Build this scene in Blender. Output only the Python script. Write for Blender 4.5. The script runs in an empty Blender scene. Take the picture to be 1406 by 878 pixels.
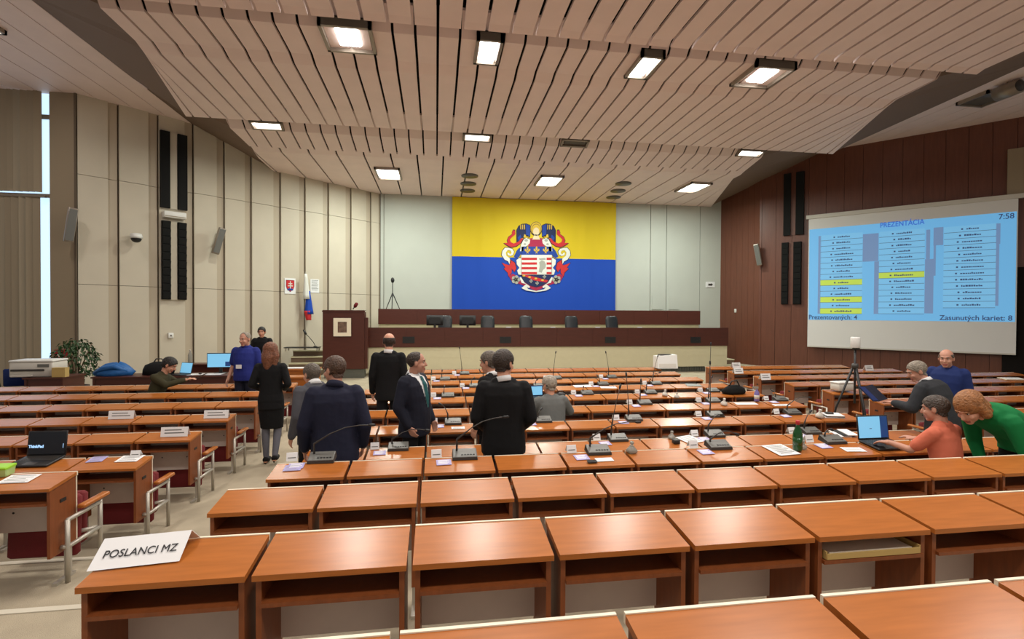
import bpy, bmesh, math, random
from mathutils import Vector, Matrix
random.seed(7)
PI = math.pi
scene = bpy.context.scene
COL = scene.collection

# ---------------------------------------------------------------- camera
FPX, YAW, PIT, ROL, CH = 693.4, math.radians(8.577), math.radians(-.6927), math.radians(.2866), 2.14
cam_data = bpy.data.cameras.new('camera')
cam_data.sensor_width = 36.0
cam_data.lens = 36.0 * FPX / 1406.0
cam_data.clip_start = .05
cam = bpy.data.objects.new('camera', cam_data)
COL.objects.link(cam)
cam.matrix_world = (Matrix.Translation((0, 0, CH)) @ Matrix.Rotation(-YAW, 4, 'Z') @
                    Matrix.Rotation(PI / 2 + PIT, 4, 'X') @ Matrix.Rotation(ROL, 4, 'Z'))
scene.camera = cam
scene.view_settings.view_transform = 'Standard'
scene.view_settings.look = 'None'
scene.view_settings.gamma = 1.0
scene.view_settings.use_curve_mapping = False
scene.view_settings.exposure = 0.0

# ---------------------------------------------------------------- world and light
world = bpy.data.worlds.new('world')
scene.world = world
world.use_nodes = True
world.node_tree.nodes['Background'].inputs['Color'].default_value = (1.0, .94, .90, 1)
world.node_tree.nodes['Background'].inputs['Strength'].default_value = .30
LAMP_COL = (1.0, .95, .885)


def lamp(name, loc, sx, sy, watts, col=LAMP_COL, spread=PI):
    d = bpy.data.lights.new(name, 'AREA')
    d.shape = 'RECTANGLE'; d.size = sx; d.size_y = sy
    d.energy = watts; d.color = col; d.spread = spread
    o = bpy.data.objects.new(name, d); COL.objects.link(o)
    o.location = loc
    return o


# hall lamps: the lit ceiling fittings (x, depth, ceiling height, size, watts)
FIT_MID = [(-1.61, 9.75, 7.25), (.98, 9.8, 7.25), (4.2, 9.9, 7.25), (6.85, 9.9, 7.25)]
FIT_FRONT = [(-1.65, 18.2, 7.05), (4.08, 18.2, 7.05), (9.75, 18.2, 7.05)]
for x, y, z in FIT_MID:
    lamp('hall_area_light', (x, y, z - .10), .36, .6, 130)
for x, y, z in FIT_FRONT:
    lamp('hall_area_light', (x, y, z - .10), .6, 1.0, 250, (.90, 1.0, .90))
for x in (-4.67, 1.19, 9.99):
    lamp('hall_area_light', (x, 14.85, 7.02), .6, .3, 90, (.97, 1.0, .88))
for x in (-3.5, 1.0, 4.2, 8.0):  # unseen lights without fittings, added overhead and behind the camera for the near rows
    for y in (4.6, -.6):
        lamp('hall_area_light', (x, y, 6.85), .4, .7, 110)
# lit fitting at the left edge, on the side ceiling
lamp('hall_area_light', (-9.2, 11.8, 7.85), .5, .7, 60)


# ---------------------------------------------------------------- pixel <-> place helpers (1406 x 878 frame)
def ray(x, y):
    u, v = (x - 703) / FPX, (y - 439) / FPX
    c, s = math.cos(-ROL), math.sin(-ROL)
    u, v = u * c - v * s, u * s + v * c
    c, s = math.cos(PIT), math.sin(PIT)
    yy, zz = v * c - s, c + v * s
    c, s = math.cos(YAW), math.sin(YAW)
    return Vector((u * c + zz * s, -u * s + zz * c, -yy))


def atz(x, y, z):
    r = ray(x, y)
    return r * ((z - CH) / r.z) + Vector((0, 0, CH))


def atd(x, y, d):
    r = ray(x, y)
    return r * (d / r.y) + Vector((0, 0, CH))


# ---------------------------------------------------------------- materials
def mat(name, col, rough=.5, metal=0.0, spec=.5, bump=0.0, bscale=40.0, vary=0.0, vscale=8.0, coat=0.0, emit=None, estr=0.0, alpha=1.0, trans=0.0, stretch=(1, 1, 1)):
    m = bpy.data.materials.new(name); m.use_nodes = True
    nt = m.node_tree; b = nt.nodes['Principled BSDF']
    b.inputs['Base Color'].default_value = (*col, 1)
    b.inputs['Roughness'].default_value = rough
    b.inputs['Metallic'].default_value = metal
    b.inputs['Specular IOR Level'].default_value = spec
    b.inputs['Coat Weight'].default_value = coat
    b.inputs['Alpha'].default_value = alpha
    b.inputs['Transmission Weight'].default_value = trans
    if emit:
        b.inputs['Emission Color'].default_value = (*emit, 1)
        b.inputs['Emission Strength'].default_value = estr
    if bump or vary:
        tc = nt.nodes.new('ShaderNodeTexCoord'); mp = nt.nodes.new('ShaderNodeMapping')
        mp.inputs['Scale'].default_value = stretch
        nt.links.new(tc.outputs['Object'], mp.inputs['Vector'])
        if vary:
            n = nt.nodes.new('ShaderNodeTexNoise'); n.inputs['Scale'].default_value = vscale
            n.inputs['Detail'].default_value = 4
            nt.links.new(mp.outputs['Vector'], n.inputs['Vector'])
            r = nt.nodes.new('ShaderNodeValToRGB')
            r.color_ramp.elements[0].position = .3; r.color_ramp.elements[1].position = .7
            r.color_ramp.elements[0].color = (*[c * (1 - vary) for c in col], 1)
            r.color_ramp.elements[1].color = (*[min(1, c * (1 + vary)) for c in col], 1)
            nt.links.new(n.outputs['Fac'], r.inputs['Fac'])
            nt.links.new(r.outputs['Color'], b.inputs['Base Color'])
        if bump:
            n2 = nt.nodes.new('ShaderNodeTexNoise'); n2.inputs['Scale'].default_value = bscale
            nt.links.new(mp.outputs['Vector'], n2.inputs['Vector'])
            bp = nt.nodes.new('ShaderNodeBump'); bp.inputs['Strength'].default_value = bump
            bp.inputs['Distance'].default_value = .02
            nt.links.new(n2.outputs['Fac'], bp.inputs['Height'])
            nt.links.new(bp.outputs['Normal'], b.inputs['Normal'])
    return m


def s2l(r, g, b):
    f = lambda c: (c / 255 / 12.92) if c / 255 <= .04045 else ((c / 255 + .055) / 1.055) ** 2.4
    return (f(r), f(g), f(b))


M = {}
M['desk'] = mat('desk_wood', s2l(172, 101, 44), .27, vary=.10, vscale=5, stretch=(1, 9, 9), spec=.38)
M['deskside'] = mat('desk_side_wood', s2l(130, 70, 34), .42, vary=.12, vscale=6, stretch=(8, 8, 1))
M['deskdark'] = mat('desk_inner_wood', s2l(100, 54, 30), .5, vary=.12, vscale=6, stretch=(1, 8, 8))
M['edge'] = mat('desk_edge_strip', s2l(238, 226, 202), .5)
M['modesty'] = mat('modesty_panel_laminate', s2l(205, 190, 182), .5, vary=.04)
M['screw'] = mat('dark_screw', (.02, .018, .015), .5)
M['steel'] = mat('brushed_steel', s2l(186, 180, 168), .4, .45)
M['red'] = mat('red_seat_fabric', s2l(112, 22, 28), .8, bump=.3, bscale=300)
M['carpet'] = mat('beige_carpet', s2l(178, 166, 144), .95, spec=.1, bump=.5, bscale=250, vary=.10, vscale=3)
M['nosing'] = mat('step_nosing', s2l(205, 198, 180), .5)
M['ceil'] = mat('ceiling_slat', s2l(234, 212, 207), .55, spec=.35, vary=.03, vscale=2)
M['void'] = mat('ceiling_void', (.012, .010, .009), .9, spec=.1)
M['soffit'] = mat('brown_soffit', s2l(120, 98, 82), .7, bump=.6, bscale=6, stretch=(.5, 22, 22))
M['cream'] = mat('cream_wall_panel', s2l(200, 190, 172), .6, vary=.03, vscale=1.5)
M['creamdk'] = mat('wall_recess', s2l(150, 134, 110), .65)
M['cream_shade'] = mat('cream_strip_shaded', s2l(184, 170, 150), .6)  # wall cream darkened, shade of the recessed strips put into the colour
M['pale'] = mat('pale_wall_panel', s2l(190, 193, 184), .6, vary=.02, vscale=1.5)
M['palegap'] = mat('wall_gap', s2l(98, 84, 68), .7)
M['wallwood'] = mat('reddish_wood_wall', s2l(104, 60, 44), .38, vary=.12, vscale=3, stretch=(6, 6, .6))
M['podwood'] = mat('presidium_wood', s2l(78, 36, 26), .38, vary=.10, vscale=3, stretch=(1, 1, 8))
M['podbeige'] = mat('presidium_beige', s2l(208, 200, 168), .5, vary=.02)
M['grille'] = mat('floor_grille', s2l(96, 98, 90), .5, .3)
M['white'] = mat('white_paint', s2l(225, 224, 220), .5)
M['offwhite'] = mat('off_white_plastic', s2l(205, 200, 190), .45)
M['paper'] = mat('white_paper', s2l(232, 232, 232), .7)
M['lilac'] = mat('lilac_card', s2l(168, 160, 205), .6)
M['ink'] = mat('black_ink', (.012, .012, .015), .6)
M['black'] = mat('black_plastic', (.012, .012, .013), .45)
M['blackm'] = mat('black_matte', (.010, .010, .010), .8, spec=.2)
M['leather'] = mat('black_leather', (.016, .018, .022), .35, bump=.2, bscale=60)
M['micgrey'] = mat('microphone_grey', s2l(112, 112, 108), .4, .3)
M['micdark'] = mat('microphone_dark', s2l(58, 54, 50), .45)
M['lampglass'] = mat('lamp_diffuser', (1, 1, 1), .5, emit=(1.0, .99, .93), estr=9.0)
M['lampoff'] = mat('lamp_off', s2l(90, 84, 76), .4)
M['lampframe'] = mat('lamp_frame', s2l(150, 138, 126), .4, .4)
M['pane'] = mat('window_sky_glass', (.5, .6, .8), .2, emit=(.55, .78, 1.0), estr=1.15)
M['blind'] = mat('blind_fabric', s2l(152, 138, 116), .8)
M['frame'] = mat('window_frame', s2l(130, 118, 104), .5)
M['yellow'] = mat('flag_yellow', s2l(214, 186, 20), .75, bump=.15, bscale=3, stretch=(3, 3, .4))
M['blue'] = mat('flag_blue', (.0, .055, .42), .75, bump=.15, bscale=3, stretch=(3, 3, .4))
M['c_red'] = mat('crest_red', s2l(196, 40, 44), .75)
M['c_crim'] = mat('crest_crimson', s2l(165, 30, 70), .75)
M['c_white'] = mat('crest_white', s2l(222, 222, 215), .75)
M['c_blue'] = mat('crest_blue', s2l(24, 62, 150), .75)
M['c_gold'] = mat('crest_gold', s2l(214, 178, 60), .75)
M['c_grey'] = mat('crest_grey', s2l(165, 165, 155), .75)
M['c_dark'] = mat('crest_outline', s2l(40, 34, 50), .75)
M['c_skin'] = mat('crest_skin', s2l(226, 205, 170), .75)
M['c_navy'] = mat('crest_navy', s2l(22, 34, 80), .75)
M['leaf'] = mat('plant_leaf', s2l(42, 74, 30), .5, vary=.3, vscale=10)
M['bark'] = mat('plant_stem', s2l(84, 62, 40), .8)
M['pot'] = mat('plant_pot', s2l(70, 48, 38), .6)
M['scr_cloth'] = mat('projection_screen_cloth', s2l(224, 222, 220), .8)
M['scr_img'] = mat('projected_picture', (.10, .22, .34), .8, emit=s2l(104, 176, 226), estr=.74)
M['scr_row'] = mat('projected_row', (.1, .22, .34), .8, emit=s2l(118, 186, 228), estr=.74)
M['scr_bar'] = mat('projected_bar', (.10, .12, .17), .8, emit=s2l(112, 146, 190), estr=.68)
M['scr_line'] = mat('projected_line', (.05, .07, .1), .8, emit=s2l(70, 92, 130), estr=.7)
M['scr_yel'] = mat('projected_yellow', (.3, .4, .05), .8, emit=s2l(176, 200, 84), estr=.72)
M['scr_txt'] = mat('projected_dark_text', (.03, .04, .06), .8, emit=s2l(54, 70, 112), estr=.7)
M['scr_ttl'] = mat('projected_title', (.05, .12, .3), .8, emit=s2l(44, 88, 190), estr=.8)
M['mon'] = mat('monitor_picture', (.1, .2, .3), .3, emit=s2l(120, 190, 226), estr=.9)
M['mondk'] = mat('monitor_side_picture', (.02, .05, .1), .3, emit=s2l(20, 52, 110), estr=.8)
M['monblk'] = mat('laptop_dark_display', (.006, .009, .016), .25)
M['tp'] = mat('lit_logo', (.4, .6, .8), .4, emit=s2l(150, 196, 240), estr=1.0)
M['green_glass'] = mat('green_bottle_glass', s2l(20, 74, 30), .12, spec=.6)
M['bot_red'] = mat('red_cap', s2l(190, 44, 52), .4)
M['clear'] = mat('clear_plastic', s2l(190, 188, 178), .15, trans=.55)
M['lime'] = mat('lime_plastic', s2l(150, 205, 50), .4)
M['limebox'] = mat('pale_lime_plastic', s2l(178, 205, 130), .35)
M['bluejkt'] = mat('blue_coat', s2l(24, 92, 158), .55, bump=.6, bscale=14)
M['box'] = mat('cardboard', s2l(190, 160, 96), .7)
M['purple'] = mat('lilac_liquid', s2l(120, 108, 170), .3)
M['signred'] = mat('red_sign', s2l(150, 28, 30), .5)
M['cable'] = mat('pale_cable', s2l(176, 170, 160), .6)
M['art'] = mat('picture_print', s2l(110, 84, 70), .6, vary=.5, vscale=9)
# people
M['skin'] = mat('skin', s2l(206, 150, 124), .5, spec=.4, vary=.05, vscale=20)
M['skin2'] = mat('skin_ruddy', s2l(192, 140, 118), .5, spec=.4, vary=.06, vscale=20)
M['lip'] = mat('lips', s2l(160, 86, 78), .5)
M['eyew'] = mat('eye_white', s2l(190, 182, 172), .3)
M['eyed'] = mat('iris', s2l(40, 30, 24), .3)
for k, c in dict(h_brown=(74, 52, 38), h_dkbrown=(48, 36, 28), h_grey=(136, 126, 112), h_orange=(66, 54, 46), h_black=(30, 25, 22), h_auburn=(112, 66, 42), h_ginger=(150, 98, 54), h_greydk=(90, 80, 70), h_silver=(160, 150, 136)).items():
    M[k] = mat('hair_' + k[2:], s2l(*c), .55, bump=.8, bscale=60, vary=.3, vscale=30)
for k, c in dict(navy=(31, 33, 52), black=(17, 17, 19), charcoal=(46, 48, 52), suit=(27, 29, 42), polo=(34, 44, 118), olive=(58, 54, 34), greyknit=(104, 106, 104), greyjkt=(82, 82, 88), navyshirt=(30, 46, 98), orange=(210, 112, 86), green=(12, 112, 58), shirt=(222, 222, 222), teal=(34, 84, 86), jeans=(30, 32, 48), tights=(96, 96, 104), trouser=(22, 22, 26), shoe=(14, 13, 13)).items():
    M['w_' + k] = mat('cloth_' + k, s2l(*c), .8, spec=.25, bump=.5, bscale=9)


# ---------------------------------------------------------------- mesh builder
class MB:
    def __init__(self):
        self.v, self.f, self.m, self.s = [], [], [], []

    def add(self, vs, fs, mi=0, sm=False, X=None):
        o = len(self.v)
        self.v += [tuple(X @ Vector(p)) if X is not None else tuple(p) for p in vs]
        for f in fs:
            self.f.append([i + o for i in f]); self.m.append(mi); self.s.append(sm)
        return self

    def box(self, x0, x1, y0, y1, z0, z1, mi=0, X=None):
        return self.hexa([(x0, y0, z0), (x1, y0, z0), (x1, y1, z0), (x0, y1, z0), (x0, y0, z1), (x1, y0, z1), (x1, y1, z1), (x0, y1, z1)], mi, X)

    def hexa(self, p, mi=0, X=None):
        return self.add(p, [(3, 2, 1, 0), (4, 5, 6, 7), (0, 1, 5, 4), (1, 2, 6, 5), (2, 3, 7, 6), (3, 0, 4, 7)], mi, False, X)

    def rbox(self, x0, x1, y0, y1, z0, z1, r, mi=0, X=None, n=3):
        # box with rounded vertical edges and a small bevel top and bottom
        def ring(z, q):
            pts = []
            for cx, cy, a0 in ((x1 - r, y1 - r, 0), (x0 + r, y1 - r, PI / 2), (x0 + r, y0 + r, PI), (x1 - r, y0 + r, 1.5 * PI)):
                for k in range(n + 1):
                    a = a0 + PI / 2 * k / n
                    pts.append((cx + (r - q) * math.cos(a), cy + (r - q) * math.sin(a), z))
            return pts
        b = min(r * .6, (z1 - z0) * .3)
        rings = [ring(z0, b), ring(z0 + b, 0), ring(z1 - b, 0), ring(z1, b)]
        return self.loft(rings, mi, X, True)

    def loft(self, rings, mi=0, X=None, sm=True, cap=True):
        n = len(rings[0]); vs = [p for r in rings for p in r]; fs = []
        for i in range(len(rings) - 1):
            for k in range(n):
                k2 = (k + 1) % n
                fs.append((i * n + k, i * n + k2, (i + 1) * n + k2, (i + 1) * n + k))
        if cap:
            fs.append(tuple(range(n - 1, -1, -1))); fs.append(tuple((len(rings) - 1) * n + k for k in range(n)))
        return self.add(vs, fs, mi, sm, X)

    def tube(self, path, r, n=8, mi=0, X=None):
        path = [Vector(p) for p in path]; rings = []
        rr = r if isinstance(r, (list, tuple)) else [r] * len(path)
        up = Vector((0, 0, 1)); prev = None
        for i, p in enumerate(path):
            t = (path[min(i + 1, len(path) - 1)] - path[max(i - 1, 0)]).normalized()
            if prev is None:
                a = t.cross(up)
                if a.length < 1e-3: a = t.cross(Vector((1, 0, 0)))
            else:
                a = prev - t * prev.dot(t)
            a.normalize(); prev = a; b = t.cross(a)
            rings.append([tuple(p + (a * math.cos(2 * PI * k / n) + b * math.sin(2 * PI * k / n)) * rr[i]) for k in range(n)])
        return self.loft(rings, mi, X, True)

    def lathe(self, prof, c=(0, 0, 0), n=16, mi=0, X=None):
        rings = [[(c[0] + r * math.cos(2 * PI * k / n), c[1] + r * math.sin(2 * PI * k / n), c[2] + z) for k in range(n)] for r, z in prof]
        return self.loft(rings, mi, X, True)

    def ell(self, c, r, mi=0, X=None, nu=14, nv=10):
        rings = []
        for j in range(1, nv):
            a = -PI / 2 + PI * j / nv
            rings.append([(c[0] + r[0] * math.cos(a) * math.cos(2 * PI * k / nu), c[1] + r[1] * math.cos(a) * math.sin(2 * PI * k / nu), c[2] + r[2] * math.sin(a)) for k in range(nu)])
        return self.loft(rings, mi, X, True)

    def prism(self, poly, y0, y1, mi=0, X=None):
        # polygon in x/z, extruded along y
        n = len(poly)
        vs = [(x, y0, z) for x, z in poly] + [(x, y1, z) for x, z in poly]
        fs = [tuple(range(n)), tuple(range(2 * n - 1, n - 1, -1))] + [(i + n, (i + 1) % n + n, (i + 1) % n, i) for i in range(n)]
        return self.add(vs, fs, mi, False, X)

    def mesh(self, name, mats):
        me = bpy.data.meshes.new(name)
        me.from_pydata(self.v, [], self.f)
        for m in (mats if isinstance(mats, (list, tuple)) else [mats]):
            me.materials.append(m)
        me.polygons.foreach_set('material_index', self.m)
        me.polygons.foreach_set('use_smooth', self.s)
        bm = bmesh.new(); bm.from_mesh(me); bmesh.ops.recalc_face_normals(bm, faces=bm.faces); bm.to_mesh(me); bm.free()
        me.update()
        return me

    def build(self, name, mats, parent=None, loc=None, rz=None):
        o = bpy.data.objects.new(name, self.mesh(name, mats))
        COL.objects.link(o)
        if parent is not None: o.parent = parent
        if loc is not None: o.location = loc
        if rz is not None: o.rotation_euler.z = rz
        return o


def tag(o, label=None, cat=None, group=None, kind=None):
    if label: o['label'] = label
    if cat: o['category'] = cat
    if group: o['group'] = group
    if kind: o['kind'] = kind
    return o


def empty(name, loc, rz=0.0, label=None, cat=None, group=None):
    o = bpy.data.objects.new(name, None); COL.objects.link(o)
    o.empty_display_size = .1
    o.location = loc; o.rotation_euler = (0, 0, rz)
    return tag(o, label, cat, group)


KIDS = {}


def copy_tree(o, parent=None):
    c = o.copy(); COL.objects.link(c)
    if parent is not None: c.parent = parent
    for ch in list(o.children):
        copy_tree(ch, c)
    return c


def struct(name, mb, mats):
    return tag(mb.build(name, mats), kind='structure')


def rebase(o):
    # put a world-coordinate mesh object's origin at the centre of its base
    vs = [v.co for v in o.data.vertices]
    c = Vector(((min(v.x for v in vs) + max(v.x for v in vs)) / 2, (min(v.y for v in vs) + max(v.y for v in vs)) / 2, min(v.z for v in vs)))
    o.data.transform(Matrix.Translation(-c)); o.location = c
    return o


def text_obj(body, size, mname, parent, X, name='lettering', align='CENTER', ext=.001, sx=1.0, bold=0.0):
    cu = bpy.data.curves.new('lettering', 'FONT'); cu.body = body; cu.size = size
    cu.align_x = align; cu.align_y = 'CENTER'; cu.extrude = ext; cu.offset = bold
    t = bpy.data.objects.new('lettering_source', cu); COL.objects.link(t)
    bpy.context.view_layer.update()
    me = bpy.data.meshes.new_from_object(t.evaluated_get(bpy.context.evaluated_depsgraph_get()))
    bpy.data.objects.remove(t); bpy.data.curves.remove(cu)
    me.name = name
    me.transform(X @ Matrix.Diagonal((sx, 1, 1, 1)))
    me.materials.clear(); me.materials.append(M[mname])
    o = bpy.data.objects.new(name, me); COL.objects.link(o)
    if parent is not None: o.parent = parent
    return o


UPRIGHT = Matrix.Rotation(PI / 2, 4, 'X')      # text laid in the x/z plane, read from -y

# ---------------------------------------------------------------- the room
# floor: flat in front, shallow terraces under the rear rows
TERR = [(4.47, 30, 0.0), (3.50, 4.47, .17), (2.47, 3.50, .30), (1.49, 2.47, .447), (.5, 1.49, .59), (-4.5, .5, .735)]
fl = MB()
for y0, y1, z in TERR:
    fl.box(-17, 24, y0, y1, -.3, z)
struct('floor', fl, M['carpet'])
nz = MB()
for y0, y1, z in TERR[1:5]:
    nz.box(-6.2, -1.28, y1 - .045, y1 + .006, z - .02, z + .006)
struct('trim_1', nz, M['nosing'])

CL = Vector((-2.26, 21.5, 0)); LROT = math.radians(41)
LX = Matrix.Translation(CL) @ Matrix.Rotation(LROT, 4, 'Z')
CR = Vector((13.36, 19.3, 0)); RROT = math.radians(-48)
RX = Matrix.Translation(CR) @ Matrix.Rotation(RROT, 4, 'Z')


def on_wall(px, py, X, off=0.0):
    # point of the wall plane (frame X, room side is -y) under a pixel, in the wall's own coordinates
    XI = X.inverted(); o = XI @ Vector((0, 0, CH)); d = XI.to_3x3() @ ray(px, py)
    t = (-off - o.y) / d.y
    return o + d * t


lw = MB()
SL = [9.66, 8.74, 7.79, 6.87, 5.98, 5.14, 4.16, 3.26, 2.34, 1.38, .47, 0]
for a, b in zip(SL, SL[1:]):
    w = a - b
    for z0, z1 in ((0, 2.864), (2.876, 5.824), (5.836, 8.4)):
        lw.box(-a + .025, -b - .25 * w, 0, .08, z0, z1, 0, LX)
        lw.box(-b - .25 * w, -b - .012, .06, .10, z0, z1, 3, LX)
lw.box(-9.7, .05, .10, .2, 0, 8.4, 1, LX)
# pilaster between the slanting wall and the window
e = LX @ Vector((-9.66, 0, 0))
lw.box(e.x - .62, e.x + .03, e.y, e.y + .25, 0, 8.4, 2)
lw.box(e.x - .02, e.x + .03, e.y - .03, e.y + .1, 0, 8.4, 1)
struct('wall_left', lw, [M['cream'], M['palegap'], M['creamdk'], M['cream_shade']])

# window with its sky glass, in line with the pilaster
wy = e.y + .12; wx = e.x - .62
w = MB()
for x in (wx - .03, wx - 2.2, wx - 4.4):
    w.box(x - .05, x + .02, wy, wy + .1, 0, 8.4)
w.box(wx - 4.4, wx, wy - .06, wy + .1, 5.18, 5.27)
w.box(wx - 4.4, wx, wy, wy + .1, 0, .25)
w.box(wx - 4.4, wx, wy, wy + .1, 7.28, 7.4)
win = tag(w.build('window_1', M['frame']), kind='structure')
MB().box(wx - 4.4, wx, wy + .04, wy + .05, .2, 8.3).build('pane', M['pane'], win)
lamp('window_daylight', (wx - 2.0, wy - .35, 3.6), 3.6, 5.0, 60, (.62, .80, 1.0)).rotation_euler = (-PI / 2, 0, 0)

fw = MB()
fx = [CL.x - .02] + [atd(p, 350, 21.5).x for p in (527, 621, 733, 845, 893, 915, 961)] + [12.92]
for a, b in zip(fx, fx[1:]):
    fw.box(a + .012, b - .012, 21.5, 21.6, 0, 8.4, 0)
fw.box(fx[0], fx[-1], 21.56, 21.7, 0, 8.4, 1)
for px, py in ((902, 416), (925, 416)):                               # shallow relief panels beside the flag
    p = atd(px, py, 21.5)
    fw.box(p.x - .25, p.x + .25, 21.47, 21.5, p.z - .3, p.z + .3, 0)
struct('wall_front', fw, [M['pale'], M['palegap']])

rw = MB()
R0 = Vector((12.9, 21.5, 0)); dd = (CR - R0); L0 = dd.length
RX0 = Matrix.Translation(R0) @ Matrix.Rotation(math.atan2(dd.y, dd.x), 4, 'Z')
n = 7
for k in range(n):
    rw.box(L0 * k / n + .004, L0 * (k + 1) / n - .004, 0, .08, 0, 9.2, 0, RX0)
rw.box(0, L0, .07, .2, 0, 9.2, 1, RX0)
W2 = 8.75; n = 15
for k in range(n):
    rw.box(W2 * k / n + .005, W2 * (k + 1) / n - .005, 0, .08, 0, 9.2, 0, RX)
rw.box(0, W2, .07, .2, 0, 9.2, 1, RX)
rw.box(-.03, .05, -.02, .1, 0, 9.2, 2, RX)
struct('wall_right', rw, [M['wallwood'], M['void'], M['wallwood']])
bw = MB()
bw.box(W2, W2 + 4, .02, .25, 0, 9.2, 0, RX)
p = on_wall(1383, 222, RX)
bw.box(p.x, p.x + 1.6, -.12, .02, 5.95, 7.5, 1, RX)
bw.box(p.x - .05, p.x + 2.0, -.10, .02, 0, 3.7, 2, RX)
struct('wall_rear_right', bw, [M['cream'], M['creamdk'], M['void']])

# ------------------------------------------------ ceiling: three stepped tiers of slats with dark slits
T1 = [(-4.4, 7.02), (8.45, 6.97), (8.6, 6.93)]
T2 = [(9.2, 7.6), (9.5, 7.25), (10.5, 7.23), (10.8, 7.15), (14.0, 7.11)]
T3 = [(14.6, 7.75), (15.2, 7.28), (16.2, 7.11), (16.45, 7.05), (21.48, 7.05)]
E1 = ([(-4.4, -6.0), (8.6, -6.0)], [(-4.4, 10.6), (8.6, 10.6)])
E2 = ([(9.2, -5.6), (10.8, -5.6), (14.0, -6.3)], [(9.2, 10.7), (10.8, 10.74), (14.0, 12.1)])
E3 = ([(14.6, -5.8), (16.4, -5.5), (17.2, -5.6), (21.48, -5.6)], [(14.6, 10.5), (16.9, 10.6), (21.48, 12.4)])


def interp(T, d):
    for (a, za), (b, zb) in zip(T, T[1:]):
        if d <= b: return za + (zb - za) * (max(d, a) - a) / (b - a)
    return T[-1][1]


def tier(T, E, pitch, gap, x_ref, skip=None):
    mb = MB()
    ds = sorted(set([d for d, _ in T] + [d for d, _ in E[0]] + [d for d, _ in E[1]]))
    ds = [d for d in ds if T[0][0] <= d <= T[-1][0]]
    k0 = math.floor((min(x for _, x in E[0]) - x_ref) / pitch) - 1
    k1 = math.ceil((max(x for _, x in E[1]) - x_ref) / pitch) + 1
    for k in range(k0, k1):
        a, b = x_ref + k * pitch + gap / 2, x_ref + (k + 1) * pitch - gap / 2
        if skip and k % skip == 0: b += gap
        if skip and (k - 1) % skip == 0: a -= gap * 0
        rows = []
        for d in ds:
            l, r = interp(E[0], d), interp(E[1], d); z = interp(T, d)
            aa, bb = min(max(a, l), r), max(min(b, r), l)
            rows.append((aa, max(aa, bb), d, z))
        for (a0, b0, d0, z0), (a1, b1, d1, z1) in zip(rows, rows[1:]):
            if b0 - a0 < 1e-4 and b1 - a1 < 1e-4: continue
            t = .05
            mb.hexa([(a0, d0, z0), (b0, d0, z0), (b1, d1, z1), (a1, d1, z1), (a0, d0, z0 + t), (b0, d0, z0 + t), (b1, d1, z1 + t), (a1, d1, z1 + t)])
    return mb


XR = .02
struct('ceiling', tier(T1, E1, .41, .056, XR), M['ceil'])
struct('ceiling', tier(T2, E2, .41, .050, XR), M['ceil'])
struct('ceiling', tier(T3[:3], E3, .41, .046, XR), M['ceil'])
struct('ceiling', tier(T3[2:], E3, .82, .052, XR + .2), M['ceil'])
MB().box(-6.6, 12.8, -4.4, 21.6, 7.95, 8.0).build('ceiling', M['void'])['kind'] = 'structure'
# brown soffits rising from the tiers to the higher side ceilings
so = MB()
for T, E in ((T1, E1), (T2, E2), (T3, E3)):
    ds = sorted(set([d for d, _ in T] + [d for d, _ in E[0]] + [d for d, _ in E[1]]))
    for a, b in zip(ds, ds[1:]):
        for side, xo, zo in ((0, -7.5, 7.97), (1, 14.8, 8.5)):
            q = []
            for d in (a, b):
                x = interp(E[side], d); z = interp(T, d) + .05
                q += [(x, d, z), (xo, d, zo)]
            (p0, p1, p2, p3) = q
            up = lambda p: (p[0], p[1], p[2] + .04)
            so.hexa([p0, p1, p3, p2, up(p0), up(p1), up(p3), up(p2)])
struct('ceiling', so, M['soffit'])
sc_ = MB()
k = 0
for x0, x1, z, y0, y1, pit in ((-14.8, -7.5, 7.97, -4.4, 20, .62), (14.8, 24, 8.5, -4.4, 20, .62)):
    x = x0
    while x < x1 - .01:
        sc_.box(x + .012, min(x + pit, x1) - .012, y0, y1, z, z + .05, 0); x += pit
    sc_.box(x0, x1, y0, y1, z + .06, z + .1, 1)
struct('ceiling', sc_, [M['ceil'], M['void']])


# ------------------------------------------------ ceiling fittings
def fitting(x, y, z, sx, sy, lit, label, group, tilt=0.0, ix=.09, iy=.09):
    r = empty('ceiling_light', (x, y, z), 0, label, 'ceiling light', group)
    r.rotation_euler = (tilt, 0, 0)
    f = MB()
    for a, b, c, d in ((-sx / 2, sx / 2, -sy / 2, -sy / 2 + .06), (-sx / 2, sx / 2, sy / 2 - .06, sy / 2), (-sx / 2, -sx / 2 + .06, -sy / 2, sy / 2), (sx / 2 - .06, sx / 2, -sy / 2, sy / 2)):
        f.box(a, b, c, d, -.05, .12)
    f.box(-sx / 2, sx / 2, -sy / 2, sy / 2, .1, .13, 1)
    f.build('frame', [M['lampframe'], M['lampoff']], r)
    g = MB().rbox(-sx / 2 + ix, sx / 2 - ix, -sy / 2 + iy, sy / 2 - iy, -.02, .09, .03)
    g.build('diffuser', M['lampglass'] if lit else M['lampoff'], r)
    return r


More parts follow.
